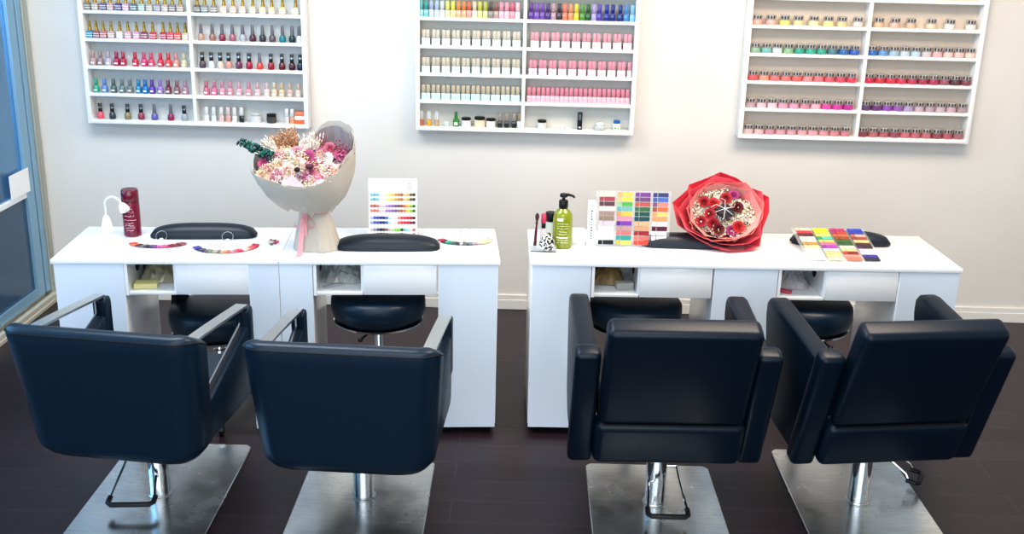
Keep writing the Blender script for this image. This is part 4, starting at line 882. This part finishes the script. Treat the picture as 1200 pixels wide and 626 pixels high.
def chair_a(loc, rz, label, pedal, dz=0, y1=.40):
    """low tub back wrapping round into wings, flat chrome arm straps"""
    t = thing('salon_chair', label, 'salon chair', loc, rz, 'black salon chairs in front of the desks')
    # back shell swept along a U path
    zt, th = .772+dz, .068
    def path(s, hw, yb, rad, wing):
        # s in 0..1 along: left wing front -> corner -> back -> corner -> right wing front ; returns point and outward normal
        Lw = wing-rad; La = PI/2*rad; Lb = 2*(hw-rad); tot = 2*Lw+2*La+Lb; d_ = s*tot
        if d_ < Lw: return Vector((-hw, yb+wing-d_)), Vector((-1, 0))
        d_ -= Lw
        if d_ < La:
            a = PI+d_/rad; return Vector((-hw+rad+rad*math.cos(a), yb+rad+rad*math.sin(a))), Vector((math.cos(a), math.sin(a)))
        d_ -= La
        if d_ < Lb: return Vector((-hw+rad+d_, yb)), Vector((0, -1))
        d_ -= Lb
        if d_ < La:
            a = 1.5*PI+d_/rad; return Vector((hw-rad+rad*math.cos(a), yb+rad+rad*math.sin(a))), Vector((math.cos(a), math.sin(a)))
        d_ -= La
        return Vector((hw, yb+rad+d_)), Vector((1, 0))
    drop = lambda sd: .04*max(0, (sd-.74)/.26)**1.5
    NS = 64; P = []
    for i in range(NS+1):
        s = i/NS; row = []
        def pt(v, off):
            hw = .292+.033*v; yb = -.295-.075*v
            p, n_ = path(s, hw, yb, .075, .125)
            side = abs(s-.5)*2
            zb = .288+dz+.035*max(0, side-.45)**1.2*2.2
            z = zb+(zt-drop(side)-zb)*v
            q = p-n_*off
            return (q.x, q.y, z)
        for v in (0, .05, .12, .3, .5, .7, .86, .94): row.append(pt(v, 0 if v > .04 else .018))
        row.append(pt(.97, .004)); row.append(pt(.99, .016)); row.append(pt(1.0, th*.5)); row.append(pt(.99, th-.016)); row.append(pt(.965, th-.002))
        for v in (.9, .6, .3, .05, 0): row.append(pt(v, th if v > .04 else th-.015))
        P.append(row)
    m = MB(); b = bmesh.new(); V = [[b.verts.new(p) for p in r_] for r_ in P]; k = len(V[0])
    for i in range(NS):
        for j in range(k): b.faces.new((V[i][j], V[i+1][j], V[i+1][(j+1) % k], V[i][(j+1) % k]))
    b.faces.new(V[0]); b.faces.new(V[-1][::-1]); bmesh.ops.recalc_face_normals(b, faces=b.faces); m.add(b)
    back = m.build('backrest', LEATHER, t, 50)
    pip = []
    for i in range(NS+1):
        p, n_ = path(i/NS, .292+.033*.955, -.295-.075*.955, .075, .125); zb = .288+dz+.035*max(0, abs(i/NS-.5)*2-.45)**1.2*2.2
        q = p+n_*.0005; pip.append((q.x, q.y, zb+(zt-drop(abs(i/NS-.5)*2)-zb)*.955))
    MB().tube(pip, .0022, 6).build('piping', SEAM, back)
    MB().box(-.235, .235, -.26, .24, .4+dz, .485+dz, r=.025, seg=4).build('seat', LEATHER, t)
    MB().box(-.22, .22, -.235, .2, .33+dz, .4+dz, r=.01).build('seat_box', LEATHER, t)
    for s in (-1, 1):
        x0, x1 = (.25, .295) if s > 0 else (-.295, -.25)
        pts = [(-.22, .335), (.17, .335), (.2, .36), (.225, .60), (.195, .61), (-.16, .475), (-.23, .47)]
        MB().prism([(a, b_+dz+.01) for a, b_ in pts], x0, x1, axis='x', r=.008, seg=2).build('side_panel', LEATHER, t)
        pts = [(.185, .45), (.235, .45), (.232, .655), (.222, .672), (.195, .675), (.18, .66)]
        MB().prism([(a, b_+dz+.01) for a, b_ in pts], x0-.002, x1+.002, axis='x', r=.006, seg=2).build('arm_post', LEATHER, t)
        xm = (x0+x1)/2
        arm = MB().tube([(xm, y_, z_+dz+.01) for y_, z_ in ((-.27, .716), (-.1, .705), (.05, .693), (.192, .681))], .01, flat=(.044, .009)).build('arm_strap', BRUSHED, t, 20)
        MB().tube([(xm, y_, z_+dz+.01) for y_, z_ in ((-.225, .7), (-.225, .488), (-.16, .483), (.16, .60), (.178, .62), (.178, .672))], .01, flat=(.04, .006)).build('chrome_liner', CHROME, arm, 20)
    MB().box(-.09, .09, -.12, .12, .313+dz, .3295+dz, r=.004).build('mounting_bracket', BLACK, t)
    base_parts(t, -.35, y1, pedal, z_top=.313+dz, plate_rz=-rz)
    return t
chair_a((-1.062, -2.125, 0), R(-7), 'black salon chair nearest the glass door, with chrome arm straps', (-.03, -.17, R(12), .2, .155))
chair_a((-.322, -2.1, 0), R(-3), 'black chrome armed salon chair standing before the dried bouquet desk', None, -.036, .28)

def chair_b(loc, rz, label, pedal, y1):
    """padded slab arms with slanted rear posts, separate tall back cushion"""
    t = thing('salon_chair', label, 'salon chair', loc, rz, 'black salon chairs in front of the desks')
    # back cushion
    sl = math.atan2(.17, .40); Lc = .425
    Mb = T(0, -.195, .445)@RX(sl)
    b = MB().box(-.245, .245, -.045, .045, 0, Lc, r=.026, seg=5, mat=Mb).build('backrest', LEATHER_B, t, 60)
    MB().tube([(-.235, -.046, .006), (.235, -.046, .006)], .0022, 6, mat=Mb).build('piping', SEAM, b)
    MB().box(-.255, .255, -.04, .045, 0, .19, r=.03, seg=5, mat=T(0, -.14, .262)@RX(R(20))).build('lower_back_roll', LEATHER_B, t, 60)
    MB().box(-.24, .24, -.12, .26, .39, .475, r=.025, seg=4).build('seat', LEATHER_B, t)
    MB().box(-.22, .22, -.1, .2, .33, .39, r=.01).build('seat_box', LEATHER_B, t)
    for s in (-1, 1):
        x0, x1 = (.255, .325) if s > 0 else (-.325, -.255)
        pts = [(-.09, .275), (.12, .3), (.2, .38), (.262, .66), (.26, .71), (.235, .735), (.19, .738), (-.22, .685), (-.255, .66)]
        a = MB().prism(pts, x0, x1, axis='x', r=.016, seg=3).build('arm', LEATHER_B, t, 50)
        x0, x1 = (.252, .338) if s > 0 else (-.338, -.252)
        Lp = .495; sp_ = math.atan2(.165, .465)
        MB().box(x0, x1, -.035, .035, 0, Lp, r=.02, seg=4, mat=T(0, -.11, .252)@RX(sp_)).build('arm_rear_pad', LEATHER_B, t, 60)
    MB().box(-.09, .09, -.09, .12, .312, .3295, r=.004).build('mounting_bracket', BLACK, t)
    base_parts(t, y1-.8, y1, pedal, z_top=.312, plate_rz=-rz)
    return t
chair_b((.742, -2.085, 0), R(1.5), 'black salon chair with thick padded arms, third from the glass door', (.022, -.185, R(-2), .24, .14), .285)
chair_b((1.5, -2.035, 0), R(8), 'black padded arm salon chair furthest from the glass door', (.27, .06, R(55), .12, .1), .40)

# ------------------------------------------------------------------ technician stools
def stool(loc, rz, label, back=None, seat_r=.2, seat_z=.5):
    t = thing('technician_stool', label, 'stool', loc, rz, 'black stools between the desks and the wall')
    MB().lathe([(seat_r*.84, seat_z-.11), (seat_r*.95, seat_z-.095), (seat_r, seat_z-.06), (seat_r*.99, seat_z-.02), (seat_r*.93, seat_z-.004), (seat_r*.7, seat_z+.004), (.02, seat_z+.006)], 40).build('seat', LEATHER, t, 60)
    MB().lathe([(seat_r*.8, seat_z-.124), (seat_r*.93, seat_z-.12), (seat_r*.95, seat_z-.111), (seat_r*.85, seat_z-.1105)], 40).build('chrome_rim', CHROME, t)
    MB().lathe([(.028, .1), (.028, .28), (.02, .285), (.02, seat_z-.124)], 18).build('gas_column', CHROME, t)
    MB().tube([(.03, 0, seat_z-.14), (.11, -.06, seat_z-.14), (.15, -.09, seat_z-.145)], .005, 8).ball((.155, -.094, seat_z-.145), .011, 2).build('height_lever', BLACK, t)
    for k in range(5):
        a = 2*PI*k/5+.3; ex, ey = .25*math.cos(a), .25*math.sin(a)
        lg = MB().tube([(.02*math.cos(a), .02*math.sin(a), .1), (ex*.6, ey*.6, .09), (ex, ey, .072)], [.016, .013, .01], 8).build('leg', CHROME, t)
        MB().lathe([(.022, -.011), (.026, -.008), (.026, .008), (.022, .011)], 18, mat=T(ex, ey, .027)@RZ(a)@RX(PI/2)).tube([(ex, ey, .07), (ex, ey, .05)], .007, 6).build('castor', BLACK, lg)
    if back:
        m = MB(); m.prism([(-.05, 0), (.05, 0), (.03, .07), (.045, .14), (-.045, .14), (-.03, .07)], -.012, .012, axis='x', r=.005, mat=T(-seat_r+.01, 0, seat_z-.02)@RY(R(-8))); m.build('back_bracket', RUBBER, t)
        P = MB().box(-.022, .022, -.15, .15, 0, .14, r=.02, seg=3, mat=T(-seat_r-.02, 0, seat_z+.085)@RY(R(-8))); P.build('backrest', LEATHER, t)
    return t
stool((-1.03, -1.38, 0), R(-22), 'black stool with back bracket behind the leftmost desk', True, .2, .48)
stool((-.355, -1.40, 0), R(-75), 'round black stool with chrome rim behind the dried bouquet desk', None, .195, .56)
stool((.715, -1.30, 0), R(0), 'black stool behind the long desk, left of its middle pedestal', None, .2, .53)
stool((1.44, -1.33, 0), R(-40), 'black stool with chrome rim behind the right end of long desk', None, .18, .55)
t = thing('waste_bin', 'small black round bin just visible behind the long desk left end', 'bin', (.385, -.85, 0))
MB().lathe([(.08, 0), (.09, .005), (.105, .24), (.108, .245)], 24).build('bin_body', BLACK, t); MB().lathe([(.108, .246), (.11, .252), (.06, .27), (.02, .275)], 24).build('lid', M('#1c1c20', .3), t)

# ------------------------------------------------------------------ camera
cam = bpy.data.cameras.new('camera'); co = bpy.data.objects.new('camera', cam); COL.objects.link(co); sc.camera = co
cam.sensor_fit = 'HORIZONTAL'; cam.sensor_width = 36; cam.lens = 1276/1200*36; cam.clip_end = 60
p, yw, r = .306, -.008, .024
f = Vector((math.sin(yw)*math.cos(p), math.cos(yw)*math.cos(p), -math.sin(p))); rt = Vector((math.cos(yw), -math.sin(yw), 0)); up = rt.cross(f)
rt2 = rt*math.cos(r)+up*math.sin(r); up2 = up*math.cos(r)-rt*math.sin(r)
mw = Matrix.Identity(4)
for i in range(3): mw[i][0] = rt2[i]; mw[i][1] = up2[i]; mw[i][2] = -f[i]; mw[i][3] = (.228, -5.643, 2.023)[i]
co.matrix_world = mw

# ------------------------------------------------------------------ light
def area(name, loc, tgt, sx, sy, power, col):
    l = bpy.data.lights.new(name, 'AREA'); l.shape = 'RECTANGLE'; l.size = sx; l.size_y = sy; l.energy = power; l.color = col
    o = bpy.data.objects.new(name, l); COL.objects.link(o); o.location = loc
    o.rotation_euler = (Vector(tgt)-Vector(loc)).to_track_quat('-Z', 'Y').to_euler(); return o
area('ceiling_panel_light', (-1.2, -1.9, 3.0), (-1.2, -1.7, 0), 1.6, 1.0, 62, (.92, .96, 1))
area('ceiling_panel_light', (1.6, -1.9, 3.0), (1.6, -1.7, 0), 1.6, 1.0, 80, (1, .83, .66))
area('ceiling_panel_light', (0, -4.6, 3.0), (0, -4.4, 0), 3.0, 1.2, 62, (1, .96, .92))
area('shopfront_daylight', (-.5, -8.2, 1.9), (0, 0, .8), 6.5, 2.6, 210, (.78, .89, 1))
area('door_daylight', (-3.6, -2.2, 1.9), (0, -1.6, .7), 3.0, 2.2, 170, (.66, .84, 1))
wd = bpy.data.worlds.new('world'); sc.world = wd; wd.use_nodes = True
bg = wd.node_tree.nodes['Background']; bg.inputs[0].default_value = (.86, .92, 1, 1); bg.inputs[1].default_value = .55
sc.view_settings.view_transform = 'Standard'; sc.view_settings.look = 'None'; sc.view_settings.exposure = .06; sc.view_settings.gamma = .86
